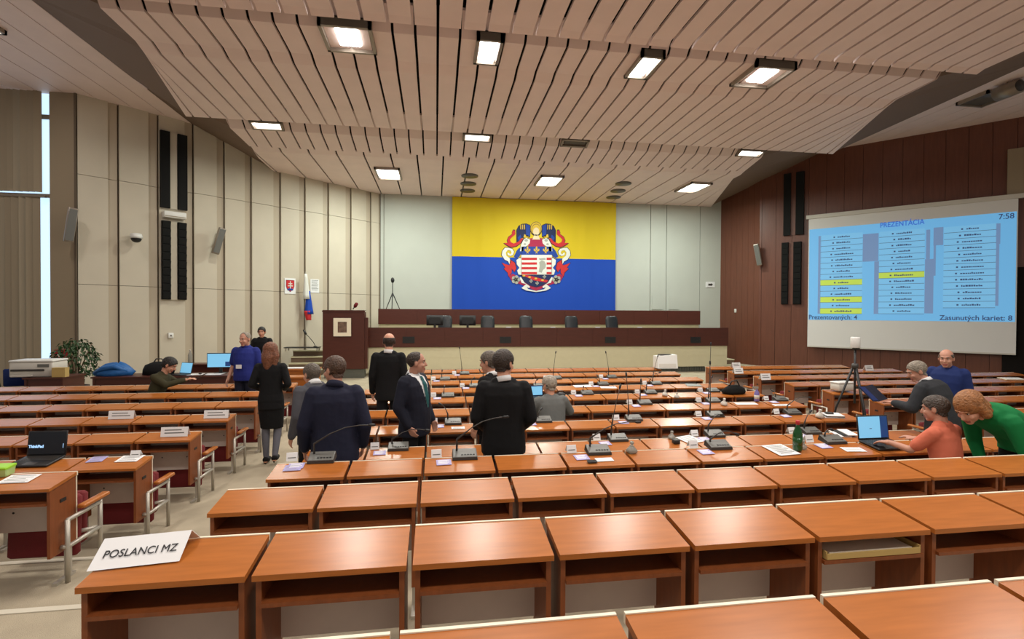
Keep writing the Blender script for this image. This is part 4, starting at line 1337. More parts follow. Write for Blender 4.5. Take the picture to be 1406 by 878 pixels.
# ---------------------------------------------------------------- tables by the left wall
def table(name, x0, x1, y0, y1, z, label, m='podwood'):
    r = empty(name, ((x0 + x1) / 2, (y0 + y1) / 2, 0), 0, label, 'table')
    w, d = (x1 - x0) / 2, (y1 - y0) / 2
    MB().box(-w, w, -d, d, z - .03, z).build('tabletop', M[m], r)
    for s in (-1, 1):
        MB().box(s * (w - .04) - .02, s * (w - .04) + .02, -d + .03, d - .03, .0, z - .031).build('side_panel', M[m], r)
    MB().box(-w + .07, w - .07, -d + .05, -d + .07, .08, z - .031).build('front_panel', M[m], r)
    return r


xa, xb = atd(124, 524, 11.4).x, atd(322, 520, 11.4).x
table('work_table', xa, xb, 11.4, 12.05, .80, 'long dark work table behind the left block, holding coats and papers')
xc, xd = atd(252, 512, 12.7).x, atd(333, 510, 12.7).x
table('counter_table', xc, xd, 12.7, 13.1, .92, 'dark counter behind the long work table, below the cream wall')
xe_, xf = atd(30, 524, 11.4).x, atd(86, 524, 11.4).x
table('printer_table', xe_, xf, 11.4, 12.1, .80, 'small dark table beside the plant, holding the large printer')


def on(name, px, y, z, rz, label, cat, group=None):
    return empty(name, (atd(px, 500, y).x, y, z + .004), rz, label, cat, group)


h = on('printer', 57, 11.75, .80, .05, 'large cream printer on the small table beside the plant', 'printer')
MB().rbox(-.42, .34, -.24, .24, 0, .30, .03).build('casing', M['offwhite'], h)
MB().box(-.38, .2, -.26, -.245, .12, .16).build('paper_slot', M['micdark'], h)
MB().box(-.36, .0, -.30, -.241, .02, .05).build('output_tray', M['offwhite'], h)
MB().rbox(-.43, .35, -.25, .25, .301, .34, .03).build('lid', M['white'], h)
MB().box(.08, .28, -.25, -.241, .2, .26).build('control_panel', M['micgrey'], h)
h = on('cardboard_box', 83, 11.5, .80, 0, 'small tan cardboard box on the printer table beside the plant', 'box')
bx = MB().box(-.12, .12, -.06, .06, 0, .18).build('body', M['box'], h)
MB().box(-.123, .123, -.063, .063, .181, .19).build('lid', M['box'], h)
h = on('office_chair', 18, 11.9, -.004, .3, 'dark blue office chair beside the printer table, at the window', 'chair')
MB().rbox(-.23, .23, .17, .24, .55, .92, .04).build('backrest', M['w_navyshirt'], h)
MB().rbox(-.24, .24, -.24, .20, .44, .52, .05).build('seat', M['w_navyshirt'], h)
for s in (-1, 1):
    MB().tube([(s * .26, .18, .5), (s * .29, .16, .70), (s * .29, -.12, .72), (s * .26, -.15, .52)], .018, 6).build('armrest', M['black'], h)
MB().tube([(0, 0, .08), (0, 0, .45)], .03, 8).build('column', M['steel'], h)
MB().tube([(-.25, 0, .05), (0, 0, .09), (.25, 0, .05)], .02, 6).tube([(0, -.25, .05), (0, 0, .09), (0, .25, .05)], .02, 6).build('star_base', M['black'], h)

# plant
pp = atd(104, 500, 12.9)
h = empty('potted_plant', (pp.x, 12.9, 0), 0, 'tall leafy green pot plant standing in front of the cream wall', 'plant')
MB().lathe([(.17, .003), (.23, .38), (.25, .40), (.25, .44), (.21, .44), (.20, .41)], n=20).build('pot', M['pot'], h)
rn = random.Random(11)
st, lf = MB(), MB()
for k in range(11):
    a = rn.uniform(0, 2 * PI); rr = rn.uniform(.04, .30); top = rn.uniform(.9, 1.42)
    st.tube([(.05 * math.cos(a), .05 * math.sin(a), .42), (.4 * rr * math.cos(a), .4 * rr * math.sin(a), .42 + (top - .42) * .5), (rr * math.cos(a), rr * math.sin(a), top)], [.012, .009, .005], 5)
for k in range(620):
    u = rn.uniform(0, 2 * PI); v = math.acos(rn.uniform(-1, 1)); q = rn.uniform(.55, 1) ** .6
    c = Vector((.43 * q * math.sin(v) * math.cos(u), .40 * q * math.sin(v) * math.sin(u), 1.02 + .50 * q * math.cos(v)))
    if c.z < .6 and rn.random() < .5: continue
    L = rn.uniform(.07, .12); R = Matrix.Translation(c) @ Matrix.Rotation(u + rn.uniform(-.8, .8), 4, 'Z') @ Matrix.Rotation(rn.uniform(-.2, 1.3), 4, 'Y')
    lf.add([(0, 0, 0), (L * .35, L * .28, .012), (L, 0, -.03), (L * .35, -L * .28, .012)], [(0, 1, 2), (0, 2, 3)], 0, True, R)
st.build('stems', M['bark'], h); lf.build('foliage', M['leaf'], h)

# things on the long work table
h = on('coat', 157, 11.7, .80, 0, 'bright blue coat heaped on the long work table by the wall', 'coat')
rings = []; rn = random.Random(9)
for z, q, ox in ((0, 1, 0), (.3, 1.02, .0), (.6, .82, .02), (.85, .55, .04), (1, .2, .05)):
    rings.append([((.36 * q * math.cos(2 * PI * k / 22) + ox) * rn.uniform(.84, 1.12), .22 * q * math.sin(2 * PI * k / 22) * rn.uniform(.9, 1.1), .26 * z * rn.uniform(.9, 1.1) if z else 0) for k in range(22)])
MB().loft(rings).build('cloth', M['bluejkt'], h)
MB().tube([(-.3, -.12, .05), (-.1, -.2, .16), (.1, -.2, .2), (.3, -.1, .08)], [.04, .05, .05, .03], 8).build('sleeve', M['bluejkt'], h)
h = on('black_bag', 218, 11.75, .80, 0, 'black bag on the work table behind the seated man', 'bag')
rings = []; rn = random.Random(4)
for z, q in ((0, 1), (.4, 1.05), (.75, .8), (1, .35)):
    rings.append([(.30 * q * math.cos(2 * PI * k / 16) * rn.uniform(.9, 1.1), .17 * q * math.sin(2 * PI * k / 16) * rn.uniform(.9, 1.1), .27 * z) for k in range(16)])
MB().loft(rings).build('body', M['blackm'], h)
MB().tube([(-.1, 0, .25), (-.05, 0, .33), (.06, 0, .33), (.1, 0, .25)], .012, 6).build('strap', M['black'], h)
h = on('laptop', 247, 11.6, .80, -.5, 'laptop with glowing pale blue screen beside the seated man, on the work table', 'laptop')
MB().rbox(-.17, .17, -.12, .12, 0, .018, .01).build('base', M['black'], h)
T = Matrix.Translation((0, .115, .016)) @ Matrix.Rotation(math.radians(-14), 4, 'X')
l = MB().rbox(-.17, .17, 0, .009, 0, .24, .003, X=T).build('lid', M['black'], h)
MB().box(-.158, .158, -.002, 0, .014, .228, X=T).build('display', M['mon'], l)
h = on('paper_sheet', 285, 11.65, .80, 0, 'large white sheet on the work table in front of the monitor', 'paper')
MB().box(-.36, .30, -.13, .13, 0, .004).build('sheet', M['paper'], h)
h = on('computer_mouse', 275, 11.62, .805, .4, 'dark computer mouse lying on the large white sheet', 'mouse')
MB().ell((0, 0, .018), (.035, .055, .016)).build('shell', M['black'], h)
MB().box(-.004, .004, .01, .035, .032, .037).build('wheel', M['micgrey'], h)
h = on('monitor', 303, 11.85, .80, .05, 'computer monitor with pale blue picture behind the man in blue polo', 'monitor')
MB().rbox(-.27, .27, -.02, .02, .12, .44, .01).build('casing', M['black'], h)
MB().box(-.255, .255, -.023, -.021, .135, .425).build('display', M['mon'], h)
MB().box(.10, .2, -.026, -.0235, .15, .25).build('window_tile', M['mondk'], h)
MB().box(-.03, .03, .0, .03, .01, .2).build('neck', M['black'], h)
MB().rbox(-.12, .12, -.09, .09, 0, .012, .03).build('foot', M['black'], h)
h = on('bottle', 261, 12.85, .92, 0, 'clear plastic bottle on the dark counter by the wall', 'bottle')
MB().lathe([(.04, 0), (.045, .02), (.045, .2), (.02, .27), (.016, .3)], n=14).build('body', M['clear'], h)
MB().lathe([(.019, .301), (.019, .325)], n=12).build('cap', M['offwhite'], h)
# front left side desk with a box, beyond the aisle
p = atd(410, 511, 12.6)
r = table('side_desk', p.x - .55, p.x + .45, 12.5, 12.95, .80, 'orange-brown desk at the front of the left aisle, holding white papers', 'desk')
h = empty('paper_sheet', (p.x - .15, 12.7, .805), 0, 'white papers on the orange-brown desk at the front of the aisle', 'paper')
MB().box(-.3, .25, -.12, .12, 0, .012).build('sheet', M['paper'], h)
h = empty('small_box', (p.x + .3, 12.7, .804), .1, 'small orange box on the desk at the front of the aisle', 'box')
MB().box(-.06, .06, -.05, .05, 0, .07).build('body', M['box'], h)
MB().box(-.062, .062, -.052, .052, .0705, .085).build('lid', M['desk'], h)
p = atd(413, 520, 11.4)
r = table('side_desk', p.x - .5, p.x + .28, 11.2, 11.6, .77, 'orange-brown desk at the aisle, nearer of the two side desks', 'desk')

t = empty('document_tray', (X0 + 3.5 * PW, ROWY['A'] - .165, ROWZ['A'] + .619), 0, 'beige document tray lying on the open shelf of a near desk', 'tray')
MB().box(-.235, .235, -.115, .10, 0, .006).box(-.235, .235, -.118, -.112, 0, .025).box(-.238, -.232, -.115, .10, 0, .035).box(.232, .238, -.115, .10, 0, .035).build('tray', M['box'], t)
MB().box(-.21, .21, -.10, .09, .0075, .022).build('papers', M['edge'], t)
# ---------------------------------------------------------------- people
def capsule(mb, p0, r0, p1, r1, n=12):
    p0, p1 = Vector(p0), Vector(p1); t = p1 - p0
    if t.length < 1e-5: t = Vector((0, 0, 1))
    t.normalize()
    mb.tube([p0 - t * r0 * .96, p0 - t * r0 * .7, p0, p1, p1 + t * r1 * .7, p1 + t * r1 * .96], [r0 * .28, r0 * .72, r0, r1, r1 * .72, r1 * .28], n)


def chain(mb, pts, rs, n=12):
    for (a, ra), (b, rb) in zip(zip(pts, rs), zip(pts[1:], rs[1:])):
        capsule(mb, a, ra, b, rb, n)


def fuse(mb, voxel, smooth, name, mats):
    tmp = bpy.data.objects.new('fuse_source', mb.mesh('fuse_source', mats)); COL.objects.link(tmp)
    m = tmp.modifiers.new('remesh', 'REMESH'); m.mode = 'VOXEL'; m.voxel_size = voxel; m.use_smooth_shade = True
    if smooth:
        s = tmp.modifiers.new('smooth', 'SMOOTH'); s.factor = .5; s.iterations = smooth
    bpy.context.view_layer.update()
    me = bpy.data.meshes.new_from_object(tmp.evaluated_get(bpy.context.evaluated_depsgraph_get()))
    old = tmp.data
    bpy.data.objects.remove(tmp); bpy.data.meshes.remove(old)
    me.name = name
    return me


def link(me, name, parent):
    o = bpy.data.objects.new(name, me); COL.objects.link(o); o.parent = parent
    return o


def split(me, pred, name, mat_, offset=0.0, keep=False, thick=.006):
    """faces of me whose centre meets pred become a mesh of their own (removed from me unless keep)"""
    bm = bmesh.new(); bm.from_mesh(me); bm.faces.ensure_lookup_table()
    sel = [f for f in bm.faces if pred(f.calc_center_median(), f.normal)]
    idx = {}; vs, fs = [], []
    for f in sel:
        ids = []
        for v in f.verts:
            if v.index not in idx:
                idx[v.index] = len(vs); vs.append(v.co + v.normal * offset)
            ids.append(idx[v.index])
        fs.append(ids)
    if not keep:
        bmesh.ops.delete(bm, geom=sel, context='FACES')
        bm.to_mesh(me)
    bm.free()
    m2 = bpy.data.meshes.new(name); m2.from_pydata([tuple(v) for v in vs], [], fs); m2.materials.append(mat_)
    m2.polygons.foreach_set('use_smooth', [True] * len(fs)); m2.update()
    return m2


def lerp_pts(pts, t):
    n = len(pts) - 1; f = max(0, min(.99999, t)) * n; i = int(f); u = f - i
    p0 = pts[max(i - 1, 0)]; p1 = pts[i]; p2 = pts[i + 1]; p3 = pts[min(i + 2, n)]
    return .5 * ((2 * p1) + (p2 - p0) * u + (2 * p0 - 5 * p1 + 4 * p2 - p3) * u * u + (3 * p1 - p0 - 3 * p2 + p3) * u ** 3)


STAND = dict(pel=(0, 0, .96), waist=(0, .0, 1.14), chest=(0, 0, 1.32), neck=(0, -.02, 1.49), head=(0, .02, 1.645), shR=(.18, -.015, 1.425), shL=(-.18, -.015, 1.425),
             elR=(.232, -.05, 1.15), elL=(-.232, -.05, 1.15), wrR=(.24, .05, .91), wrL=(-.24, .05, .91),
             hipR=(.09, 0, .93), hipL=(-.09, 0, .93), knR=(.10, .02, .51), knL=(-.10, .02, .51), anR=(.11, -.03, .09), anL=(-.11, -.03, .09), toeR=(0, 1, 0), toeL=(0, 1, 0), handR=None, handL=None)
SIT = dict(STAND, pel=(0, 0, .52), waist=(0, -.01, .69), chest=(0, .03, .86), neck=(0, .05, 1.03), head=(0, .10, 1.18), shR=(.18, .03, .965), shL=(-.18, .03, .965),
           elR=(.26, .14, .815), elL=(-.26, .14, .815), wrR=(.16, .36, .86), wrL=(-.16, .36, .86),
           hipR=(.09, .03, .48), hipL=(-.09, .03, .48), knR=(.11, .25, .45), knL=(-.11, .25, .45), anR=(.11, .15, .09), anL=(-.11, .15, .09))


def person(label, x, y, z, yaw, pose=None, base=STAND, scale=1.0, bulk=1.0, belly=0.0, look=(0, 0), skin='skin', hair=('h_brown', 'short', .012), top=('jacket', 'w_black'), bottom=('trousers', 'w_trouser'), shirt=True, tie=None, shoe='w_shoe', hs=1.07):
    P = dict(base); P.update(pose or {})
    J = {k: Vector(v) for k, v in P.items() if v is not None}
    root = empty('person', (x, y, z), math.radians(yaw), label, 'person')
    root.scale = (scale,) * 3
    lat = (J['shR'] - J['shL']).normalized(); hlat = (J['hipR'] - J['hipL']).normalized()
    spine = [J['pel'], J['waist'], J['chest'], J['neck']]
    down = Vector((0, 0, -1)) if base is STAND else (J['pel'] - J['waist']).normalized()

    def ring(t, w, d, n=24, fw=0.0, sq=.85):
        if t >= 0:
            c = lerp_pts(spine, t); tan = (lerp_pts(spine, min(1, t + .05)) - lerp_pts(spine, max(0, t - .05))).normalized()
            la = hlat.lerp(lat, max(0, min(1, t)))
        else:
            tan = -down; c = J['pel'] + down * (-t * .53); la = hlat
        la = (la - tan * la.dot(tan)).normalized(); fo = tan.cross(la)
        out = []
        for k in range(n):
            a = 2 * PI * k / n; ca, sa = math.cos(a), math.sin(a)
            cx = math.copysign(abs(ca) ** sq, ca) * w; sy = math.copysign(abs(sa) ** sq, sa) * d
            out.append(tuple(c + la * cx + fo * (sy + fw * (1 if sa > 0 else .25) * abs(sa))))
        return out

    # head frame
    hz = (J['head'] - J['neck']).normalized()
    ly, lp = math.radians(look[0]), math.radians(look[1])
    fdir = Matrix.Rotation(ly, 3, 'Z') @ (Matrix.Rotation(lp, 3, 'X') @ Vector((0, 1, 0)))
    upv = Matrix.Rotation(ly, 3, 'Z') @ (Matrix.Rotation(lp, 3, 'X') @ Vector((0, 0, 1)))
    rx_ = fdir.cross(upv).normalized()
    HM = Matrix(((rx_.x, fdir.x, upv.x, J['head'].x), (rx_.y, fdir.y, upv.y, J['head'].y), (rx_.z, fdir.z, upv.z, J['head'].z), (0, 0, 0, 1))) @ Matrix.Scale(hs, 4)
    HI = HM.inverted()
    H = lambda a, b, c: HM @ Vector((a, b, c))

    # ---- body: one continuous skin surface
    b = MB()
    b.loft([ring(t, w * bulk, d * bulk) for t, w, d in ((-.06, .12, .085), (.05, .15, .10), (.3, .135, .095), (.6, .15, .10), (.8, .155, .10), (.93, .11, .075), (1.0, .055, .05))])
    capsule(b, J['shR'], .052, J['shL'], .052)
    capsule(b, J['neck'] - Vector((0, 0, .02)), .056, H(0, -.022, -.05), .054)
    b.ell((0, -.014, .030), (.075, .098, .086), X=HM, nu=20, nv=14)
    b.ell((0, .022, -.035), (.062, .068, .078), X=HM, nu=18, nv=12)
    b.ell((0, .060, -.094), (.030, .026, .022), X=HM)
    b.ell((0, .074, .026), (.048, .020, .013), X=HM)
    for s in (-1, 1):
        b.ell((s * .034, .064, -.032), (.024, .022, .020), X=HM)
        b.ell((s * .076, -.008, -.008), (.011, .022, .033), X=HM)
    capsule(b, H(0, .082, .012), .010, H(0, .104, -.030), .014)
    b.ell((0, .084, -.064), (.024, .010, .007), X=HM); b.ell((0, .082, -.076), (.020, .010, .007), X=HM)
    for s in 'RL':
        chain(b, [J['sh' + s], J['el' + s], J['wr' + s]], [.047 * bulk, .038 * bulk, .026])
        chain(b, [J['hip' + s], J['kn' + s], J['an' + s]], [.078, .052, .036])
        toe = J['toe' + s].normalized(); an = J['an' + s]
        chain(b, [an + Vector((0, 0, -.045)) - toe * .04, an + Vector((0, 0, -.055)) + toe * .10, an + Vector((0, 0, -.062)) + toe * .17], [.036, .032, .024])
        # hand: palm, four fingers, thumb
        wr = J['wr' + s]
        hd = (J['hand' + s] if 'hand' + s in J else (wr - J['el' + s])).normalized()
        sd = hd.cross(Vector((0, 0, 1)))
        if sd.length < .3: sd = hd.cross(Vector((1 if s == 'R' else -1, 0, 0)))
        sd.normalize()
        vert = abs(hd.z) > .8
        if vert: sd = Vector((0, 1, 0)) - hd * hd.y; sd.normalize()
        nrm = hd.cross(sd).normalized()
        inward = (Vector((-1 if s == 'R' else 1, 0, 0)) if vert else Vector((0, 0, -1)))
        if nrm.dot(inward) < 0: nrm = -nrm
        capsule(b, wr, .024, wr + hd * .03, .028)
        for q in (-.026, -.009, .009, .026):
            capsule(b, wr + hd * .02 + sd * q * .7, .013, wr + hd * .082 + sd * q, .0115)
        for q, L in ((-.03, .058), (-.010, .072), (.010, .076), (.030, .066)):
            k0 = wr + hd * .085 + sd * q; k1 = k0 + hd * L * .52 + nrm * L * .16; k2 = k1 + hd * L * .38 + nrm * L * .34
            chain(b, [k0, k1, k2], [.0095, .0088, .0075], 8)
        ts = sd * (1 if vert else (1 if (sd.dot(Vector((-1 if s == 'R' else 1, 0, 0))) > 0) else -1))
        t0 = wr + hd * .030 + ts * .022
        chain(b, [t0, t0 + hd * .030 + ts * .026 + nrm * .008, t0 + hd * .062 + ts * .032 + nrm * .018], [.013, .0105, .0085], 8)
    body = fuse(b, .0075, 2, 'body', [M[skin], M['lip']])
    for p in body.polygons:
        c = HI @ p.center
        if c.y > .078 and -.084 < c.z < -.057 and abs(c.x) < .026: p.material_index = 1
    bo = link(body, 'body', root)
    for s in (-1, 1):
        e = MB().ell((s * .031, .0735, .006), (.0115, .009, .0065), X=HM, nu=12, nv=8).build('eye', M['eyew'], bo)
        MB().ell((s * .031, .0795, .006), (.0060, .0042, .0058), X=HM, nu=10, nv=6).build('iris', M['eyed'], bo)
        MB().tube([H(s * .014, .090, .026), H(s * .032, .089, .031), H(s * .052, .074, .026)], [.004, .005, .003], 6).build('eyebrow', M[hair[0]], bo)

    # ---- hair
    kind, hm = hair[1], M[hair[0]]
    off = hair[2]

    def hp(c, n):
        q = HI @ c
        if q.z < -.085 or q.length > .16: return False
        if abs(q.x) > .079 and q.z < .03: return False
        line = -.075 + 1.05 * (q.y + .055) if q.y > -.055 else -.075
        if kind == 'bald': return q.z > line + .012 and q.z < .055 and q.y < .045
        if kind == 'receding': return q.z > line + .03 and not (q.y > .035)
        return q.z > line and q.y < .082
    hme = split(body, hp, 'hair', hm, off, True)
    if kind in ('long', 'bob'):
        mb = MB()
        mb.ell((0, -.022, .035), (.092, .112, .097), X=HM, nu=20, nv=14)
        low = -.20 if kind == 'long' else -.10
        for s in (-1, 1):
            chain(mb, [H(s * .072, -.01, .02), H(s * .085, -.015, -.06), H(s * .080, -.03, low * .8)], [.034, .042, .034])
        chain(mb, [H(0, -.06, .02), H(0, -.085, -.08), H(0, -.085, low)], [.075, .085, .060])
        rn = random.Random(2)
        for q in range(12):
            x = rn.uniform(-.095, .095); yb = -.085 + .05 * (abs(x) / .095)
            w = rn.uniform(.014, .022)
            chain(mb, [H(x * .8, yb - .02, .03), H(x * 1.05, yb - .025, -.06), H(x * 1.12 + rn.uniform(-.02, .02), yb - .01, low - rn.uniform(-.02, .05))], [w, w * 1.2, w * .7], 8)
        hme = fuse(mb, .008, 1, 'hair', [hm])
    ho = link(hme, 'hair', root)
    if kind not in ('long', 'bob') and len(hme.polygons):
        md = ho.modifiers.new('solid', 'SOLIDIFY'); md.thickness = off + .004; md.offset = -1

    # ---- lower clothing
    lb = MB()
    lk, lm = bottom
    if lk == 'trousers':
        lb.loft([ring(t, w * bulk, d * bulk) for t, w, d in ((-.14, .135, .105), (-.02, .168, .118), (.12, .165, .112), (.24, .155, .105))])
        for s in 'RL':
            chain(lb, [J['hip' + s], J['kn' + s], J['an' + s] + (J['kn' + s] - J['an' + s]).normalized() * .0], [.094 * bulk, .072, .060])
        link(fuse(lb, .012, 3, 'trousers', [M[lm]]), 'trousers', root)
    else:
        kc = (J['knR'] + J['knL']) / 2
        rings = [ring(.26, .145, .10), ring(.1, .168, .115), ring(-.05, .178, .122)]
        for f, w, d in ((.35, .18, .122), (.75, .165, .115), (1.0, .155, .11)):
            c = J['pel'].lerp(kc, f)
            rings.append([tuple(c + hlat * (w * math.cos(2 * PI * k / 24)) + Vector((0, 1, 0)) * d * math.sin(2 * PI * k / 24)) for k in range(24)])
        lb.loft(rings)
        link(fuse(lb, .012, 2, 'skirt', [M[lm]]), 'skirt', root)
        tb = MB()
        for s in 'RL':
            chain(tb, [J['kn' + s] + Vector((0, 0, .1)), J['kn' + s].lerp(J['an' + s], .3), J['an' + s]], [.060, .056, .040])
        link(fuse(tb, .010, 2, 'tights', [M['w_tights']]), 'tights', root)
    for s in 'RL':
            sb = MB(); toe = J['toe' + s].normalized(); an = J['an' + s]; dz = Vector((0, 0, -1))
            chain(sb, [an + dz * .030 - toe * .035, an + dz * .052 + toe * .08, an + dz * .060 + toe * .19], [.045, .040, .028])
            if lk == 'skirt': capsule(sb, an + dz * .05 - toe * .05, .02, an + dz * .085 - toe * .055, .012)
            link(fuse(sb, .009, 2, 'shoe', [M[shoe]]), 'shoe', root)

    # ---- upper clothing
    tk, tm = top
    tb = MB()
    if tk == 'jacket':
        hem = -.30 if base is STAND else -.10
        prof = [(hem, .195, .142), (hem * .45, .195, .140), (.05, .185, .132), (.28, .176, .126), (.55, .192, .132), (.76, .200, .128), (.90, .165, .100), (.985, .085, .075)]
        sl = [.073, .060, .047]; cuff = .97
    else:
        hem = -.12 if base is STAND else -.08
        prof = [(hem, .178, .128), (.1, .172, .124), (.35, .166, .120), (.6, .182, .124), (.78, .188, .118), (.91, .15, .092), (.99, .078, .066)]
        sl = [.070, .056, .042]; cuff = {'tee': .0, 'polo': .0, 'sweater': .95, 'top': .95}[tk]
    tb.loft([ring(t, w * bulk, d * bulk, fw=belly * max(0, 1 - abs(t - .2) * 1.6)) for t, w, d in prof])
    capsule(tb, J['shR'], sl[0] * .92 * bulk, J['shL'], sl[0] * .92 * bulk)
    capsule(tb, J['neck'].lerp(J['shR'], .35), .062, J['neck'].lerp(J['shL'], .35), .062)
    for s in 'RL':
        if cuff:
            w_ = J['el' + s].lerp(J['wr' + s], cuff)
            chain(tb, [J['sh' + s], J['el' + s], w_], [sl[0] * bulk, sl[1] * bulk, sl[2]])
        else:
            chain(tb, [J['sh' + s], J['sh' + s].lerp(J['el' + s], .72)], [sl[0] * bulk, .066 * bulk])
    tme = fuse(tb, .0105, 3, tk, [M[tm]])
    nm = {'tee': 'tee_shirt', 'polo': 'polo_shirt', 'sweater': 'sweater', 'top': 'blouse', 'jacket': 'jacket'}[tk]
    # V opening with shirt and tie
    if tk == 'jacket' and shirt:
        cdir = lat.cross((J['neck'] - J['waist']).normalized()); cdir = -cdir if cdir.dot(Vector((0, 1, 0))) < 0 and base is STAND else cdir
        ax = (J['neck'] - J['pel']).normalized()

        def uvn(c):
            q = c - J['pel']
            return q.dot(lat), q.dot(ax) / .53

        def vpred(c, n):
            u, t = uvn(c)
            return n.dot(cdir) > .15 and .30 < t < 1.06 and abs(u) < .012 + .085 * (t - .30) / .7
        sm = split(tme, vpred, 'shirt_front', M['w_shirt'], -.002)
        so = link(sm, 'shirt_front', root)
        if tie:
            def tpred(c, n):
                u, t = uvn(c)
                return abs(u) < (.040 if t < .85 else .030) and .28 < t < .97
            link(split(sm, tpred, 'tie', M[tie], .008, True), 'tie', root)
    link(tme, nm, root)
    if shirt:
        cb = MB(); n0 = J['neck']; n1 = H(0, -.022, -.05)
        d = (n1 - n0).normalized()
        cb.tube([n0 - d * .012, n0 + d * .022, n0 + d * .040], [.080, .072, .067], 18)
        link(cb.mesh('shirt_collar', [M['w_shirt']]), 'shirt_collar', root)
    elif tk in ('polo', 'jacket'):
        cb = MB(); n0 = J['neck']; n1 = H(0, -.022, -.05); d = (n1 - n0).normalized()
        cb.tube([n0 - d * .01, n0 + d * .03, n0 + d * .045], [.090, .078, .072], 18)
        link(cb.mesh('collar', [M[tm]]), 'collar', root)
    root['_j'] = 0
    del root['_j']
    return root, J, HM


RAD = math.radians
# woman walking away down the left aisle
w, J, HM = person('woman in black jacket and skirt with auburn hair walking down the left aisle', -2.30, 7.55, 0, 4,
    dict(shR=(.165, -.015, 1.415), shL=(-.165, -.015, 1.415), elR=(.245, -.06, 1.17), elL=(-.245, -.06, 1.17), wrR=(.16, .14, 1.08), wrL=(-.16, .14, 1.08), knR=(.085, .06, .52), anR=(.075, -.10, .14), knL=(-.08, .03, .51), anL=(-.07, .02, .09)),
    scale=.965, bulk=.86, look=(-18, 0), hair=('h_auburn', 'long', .012), top=('jacket', 'w_black'), bottom=('skirt', 'w_black'), shirt=False)
# navy jacket, nearest standing man
person('man in navy jacket with grey shoulders seen from behind, nearest the left aisle', -.905, 4.78, 0, 8,
    dict(elR=(.265, -.06, 1.14), elL=(-.265, -.04, 1.14), wrR=(.25, .06, .92), wrL=(-.27, .08, .91), head=(-.01, .045, 1.64)), scale=.985, bulk=1.10, belly=.02, look=(48, -8), skin='skin2', hair=('h_brown', 'short', .010), top=('jacket', 'w_navy'), bottom=('trousers', 'w_jeans'), shirt=False)
person('man in grey jacket mostly hidden behind the man in navy jacket', -1.29, 5.66, 0, 40,
    dict(head=(.0, .06, 1.60)), scale=.92, bulk=.95, look=(10, -10), hair=('h_greydk', 'short', .010), top=('jacket', 'w_greyjkt'))
person('balding man in black suit facing the lectern, farthest of the standing suits', -.70, 7.80, 0, -4,
    dict(elR=(.225, -.03, 1.15), elL=(-.225, -.03, 1.15)), scale=1.035, bulk=.98, look=(14, 0), hair=('h_dkbrown', 'bald', .006), top=('jacket', 'w_black'))
person('man in navy suit with teal tie looking right, between two desk rows', -.24, 5.78, 0, -118,
    dict(elR=(.26, -.05, 1.15), elL=(-.25, .0, 1.15), wrR=(.22, .06, .94), wrL=(-.20, .13, .94), head=(0, .035, 1.64)), scale=.965, bulk=1.12, belly=.05, look=(30, 0), skin='skin2', hair=('h_dkbrown', 'receding', .004), top=('jacket', 'w_suit'), tie='w_teal')
person('man in black suit seen from behind, centre of the photo', .645, 4.78, 0, -6,
    dict(elR=(.255, -.04, 1.14), elL=(-.255, -.04, 1.14), wrR=(.16, .18, .98), wrL=(-.16, .18, .98), shR=(.185, -.01, 1.41), shL=(-.185, -.01, 1.41)), scale=1.01, bulk=1.08, look=(-38, -4), hair=('h_dkbrown', 'short', .016), top=('jacket', 'w_black'))
person('dark haired man in black suit, half hidden behind the black suited man', .63, 5.72, 0, 50,
    dict(head=(0, .04, 1.64)), scale=.965, look=(10, -8), hair=('h_greydk', 'short', .014), top=('jacket', 'w_black'))
person('grey haired man in grey sweater sitting at a desk, seen from behind', 1.555, 6.66, 0, 10,
    dict(elR=(.31, .08, .80), elL=(-.31, .10, .80)), base=SIT, scale=.985, bulk=1.12, look=(20, -12), hair=('h_silver', 'short', .016), top=('sweater', 'w_greyknit'), shirt=False)
r, J, HM = person('grey haired man in blue polo shirt with white badge standing behind a desk', -3.44, 9.85, 0, 172,
    dict(elR=(.24, -.02, 1.14), elL=(-.25, -.02, 1.14), wrR=(.26, .10, .93), wrL=(-.22, .14, .95)), scale=1.0, bulk=1.12, belly=.06, look=(-12, -6), skin='skin2', hair=('h_grey', 'receding', .006), top=('polo', 'w_polo'), bottom=('trousers', 'w_jeans'), shirt=False)
q = MB().box(-.05, .05, .232, .236, 1.13, 1.20).build('badge', M['paper'], r)
person('dark haired man in black behind the blue polo man, against the cream wall', -4.31, 13.45, 0, 175,
    dict(elR=(.26, .06, 1.17), elL=(-.26, .06, 1.17), wrR=(.12, .26, 1.10), wrL=(-.12, .26, 1.10)), scale=1.0, bulk=1.05, look=(10, -6), hair=('h_black', 'short', .012), top=('sweater', 'w_black'), shirt=False)
r, J, HM = person('dark haired man in olive sweater sitting and reading a tablet at left', -4.86, 9.73, 0, -84,
    dict(neck=(0, .10, 1.02), head=(0, .19, 1.16), chest=(0, .05, .86), elR=(.20, .20, .84), elL=(-.20, .22, .84), wrR=(.08, .44, .90), wrL=(-.06, .46, .90)), base=SIT, scale=1.03, look=(0, -32), hair=('h_black', 'short', .018), top=('sweater', 'w_olive'), shirt=False)
a = r.matrix_basis @ Vector((.01, .69, .92))
t = empty('tablet', a, RAD(-84), 'dark tablet held by the seated man in olive sweater', 'tablet')
T = Matrix.Rotation(.5, 4, 'X')
MB().rbox(-.09, .09, -.07, .09, .035, .045, .01, X=T).build('casing', M['black'], t)
MB().box(-.08, .08, -.06, .08, .0455, .0465, X=T).build('screen', M['monblk'], t)
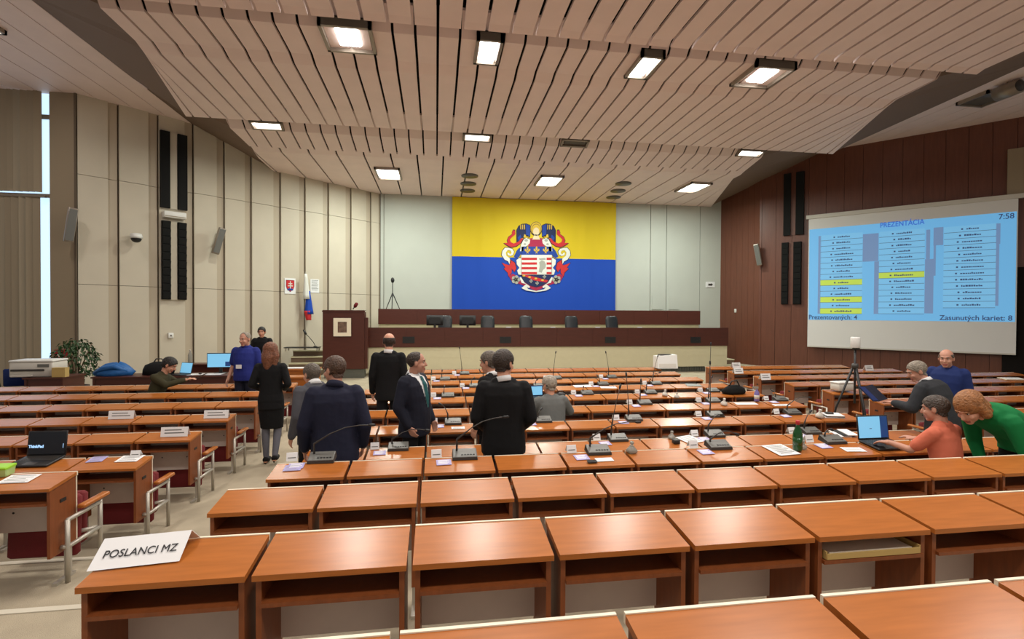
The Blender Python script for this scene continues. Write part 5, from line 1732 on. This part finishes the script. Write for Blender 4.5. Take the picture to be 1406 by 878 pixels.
# right side group
r, J, HM = person('grey haired man in charcoal suit bending forward with a dark folder, right aisle', 5.87, 5.08, 0, 22,
    dict(waist=(0, .03, 1.12), chest=(0, .09, 1.28), neck=(0, .17, 1.41), head=(-.03, .26, 1.535), shR=(.19, .13, 1.35), shL=(-.19, .14, 1.34), elR=(.27, .16, 1.08), elL=(-.30, .20, 1.10), wrR=(.06, .40, 1.08), wrL=(-.22, .42, 1.12)),
    scale=.955, bulk=1.16, look=(42, -24), skin='skin2', hair=('h_grey', 'short', .007), top=('jacket', 'w_charcoal'), bottom=('trousers', 'w_charcoal'))
a = r.matrix_basis @ Vector((-.20, .70, 1.16))
t = empty('folder', a, RAD(22), 'dark blue folder held open by the bending man in charcoal suit', 'folder')
T = Matrix.Rotation(.75, 4, 'X')
MB().box(-.19, .0, -.10, .14, .03, .034, X=T @ Matrix.Rotation(.12, 4, 'Y')).build('cover', M['w_jeans'], t)
MB().box(.0, .19, -.10, .14, .03, .034, X=T @ Matrix.Rotation(-.12, 4, 'Y')).build('cover', M['w_jeans'], t)
MB().box(-.17, -.01, -.09, .13, .036, .038, X=T @ Matrix.Rotation(.12, 4, 'Y')).build('sheet', M['w_navyshirt'], t)
person('bald man in dark blue shirt facing left behind the bending man', 6.93, 5.94, 0, 112,
    dict(head=(0, .05, 1.63)), scale=.955, bulk=1.08, look=(10, -8), skin='skin2', hair=('h_greydk', 'bald', .005), top=('sweater', 'w_navyshirt'), bottom=('trousers', 'w_jeans'), shirt=False)
person('person in orange tee shirt sitting at the open laptop', 4.33, 3.71, .17, 14,
    dict(pel=(0, 0, .54), waist=(0, -.01, .74), chest=(0, .02, .92), neck=(0, .04, 1.10), head=(-.01, .09, 1.235), shR=(.155, .02, 1.03), shL=(-.155, .02, 1.03), elR=(.20, .10, .84), wrR=(.14, .30, .88), elL=(-.22, .17, .85), wrL=(-.20, .35, .87), handL=(-.1, 1, -.05)),
    base=SIT, scale=.94, bulk=.88, look=(16, -10), skin='skin2', hair=('h_orange', 'short', .010), top=('tee', 'w_orange'), bottom=('trousers', 'w_jeans'), shirt=False, hs=1.0)
person('person with ginger hair in green top leaning over beside the orange tee shirt', 4.88, 3.53, .17, 84,
    dict(pel=(0, 0, .90), hipR=(.09, 0, .87), hipL=(-.09, 0, .87), waist=(0, .09, 1.02), chest=(0, .23, 1.11), neck=(0, .36, 1.17), head=(0, .49, 1.205), shR=(.18, .30, 1.11), shL=(-.18, .30, 1.11), elR=(.22, .22, .88), elL=(-.24, .24, .88), wrR=(.18, .20, .72), wrL=(-.22, .20, .72), handR=(0, .2, -1), handL=(0, .2, -1)),
    scale=1.0, bulk=1.02, look=(14, -38), skin='skin', hair=('h_ginger', 'bob', .014), top=('top', 'w_green'), bottom=('trousers', 'w_black'), shirt=False)
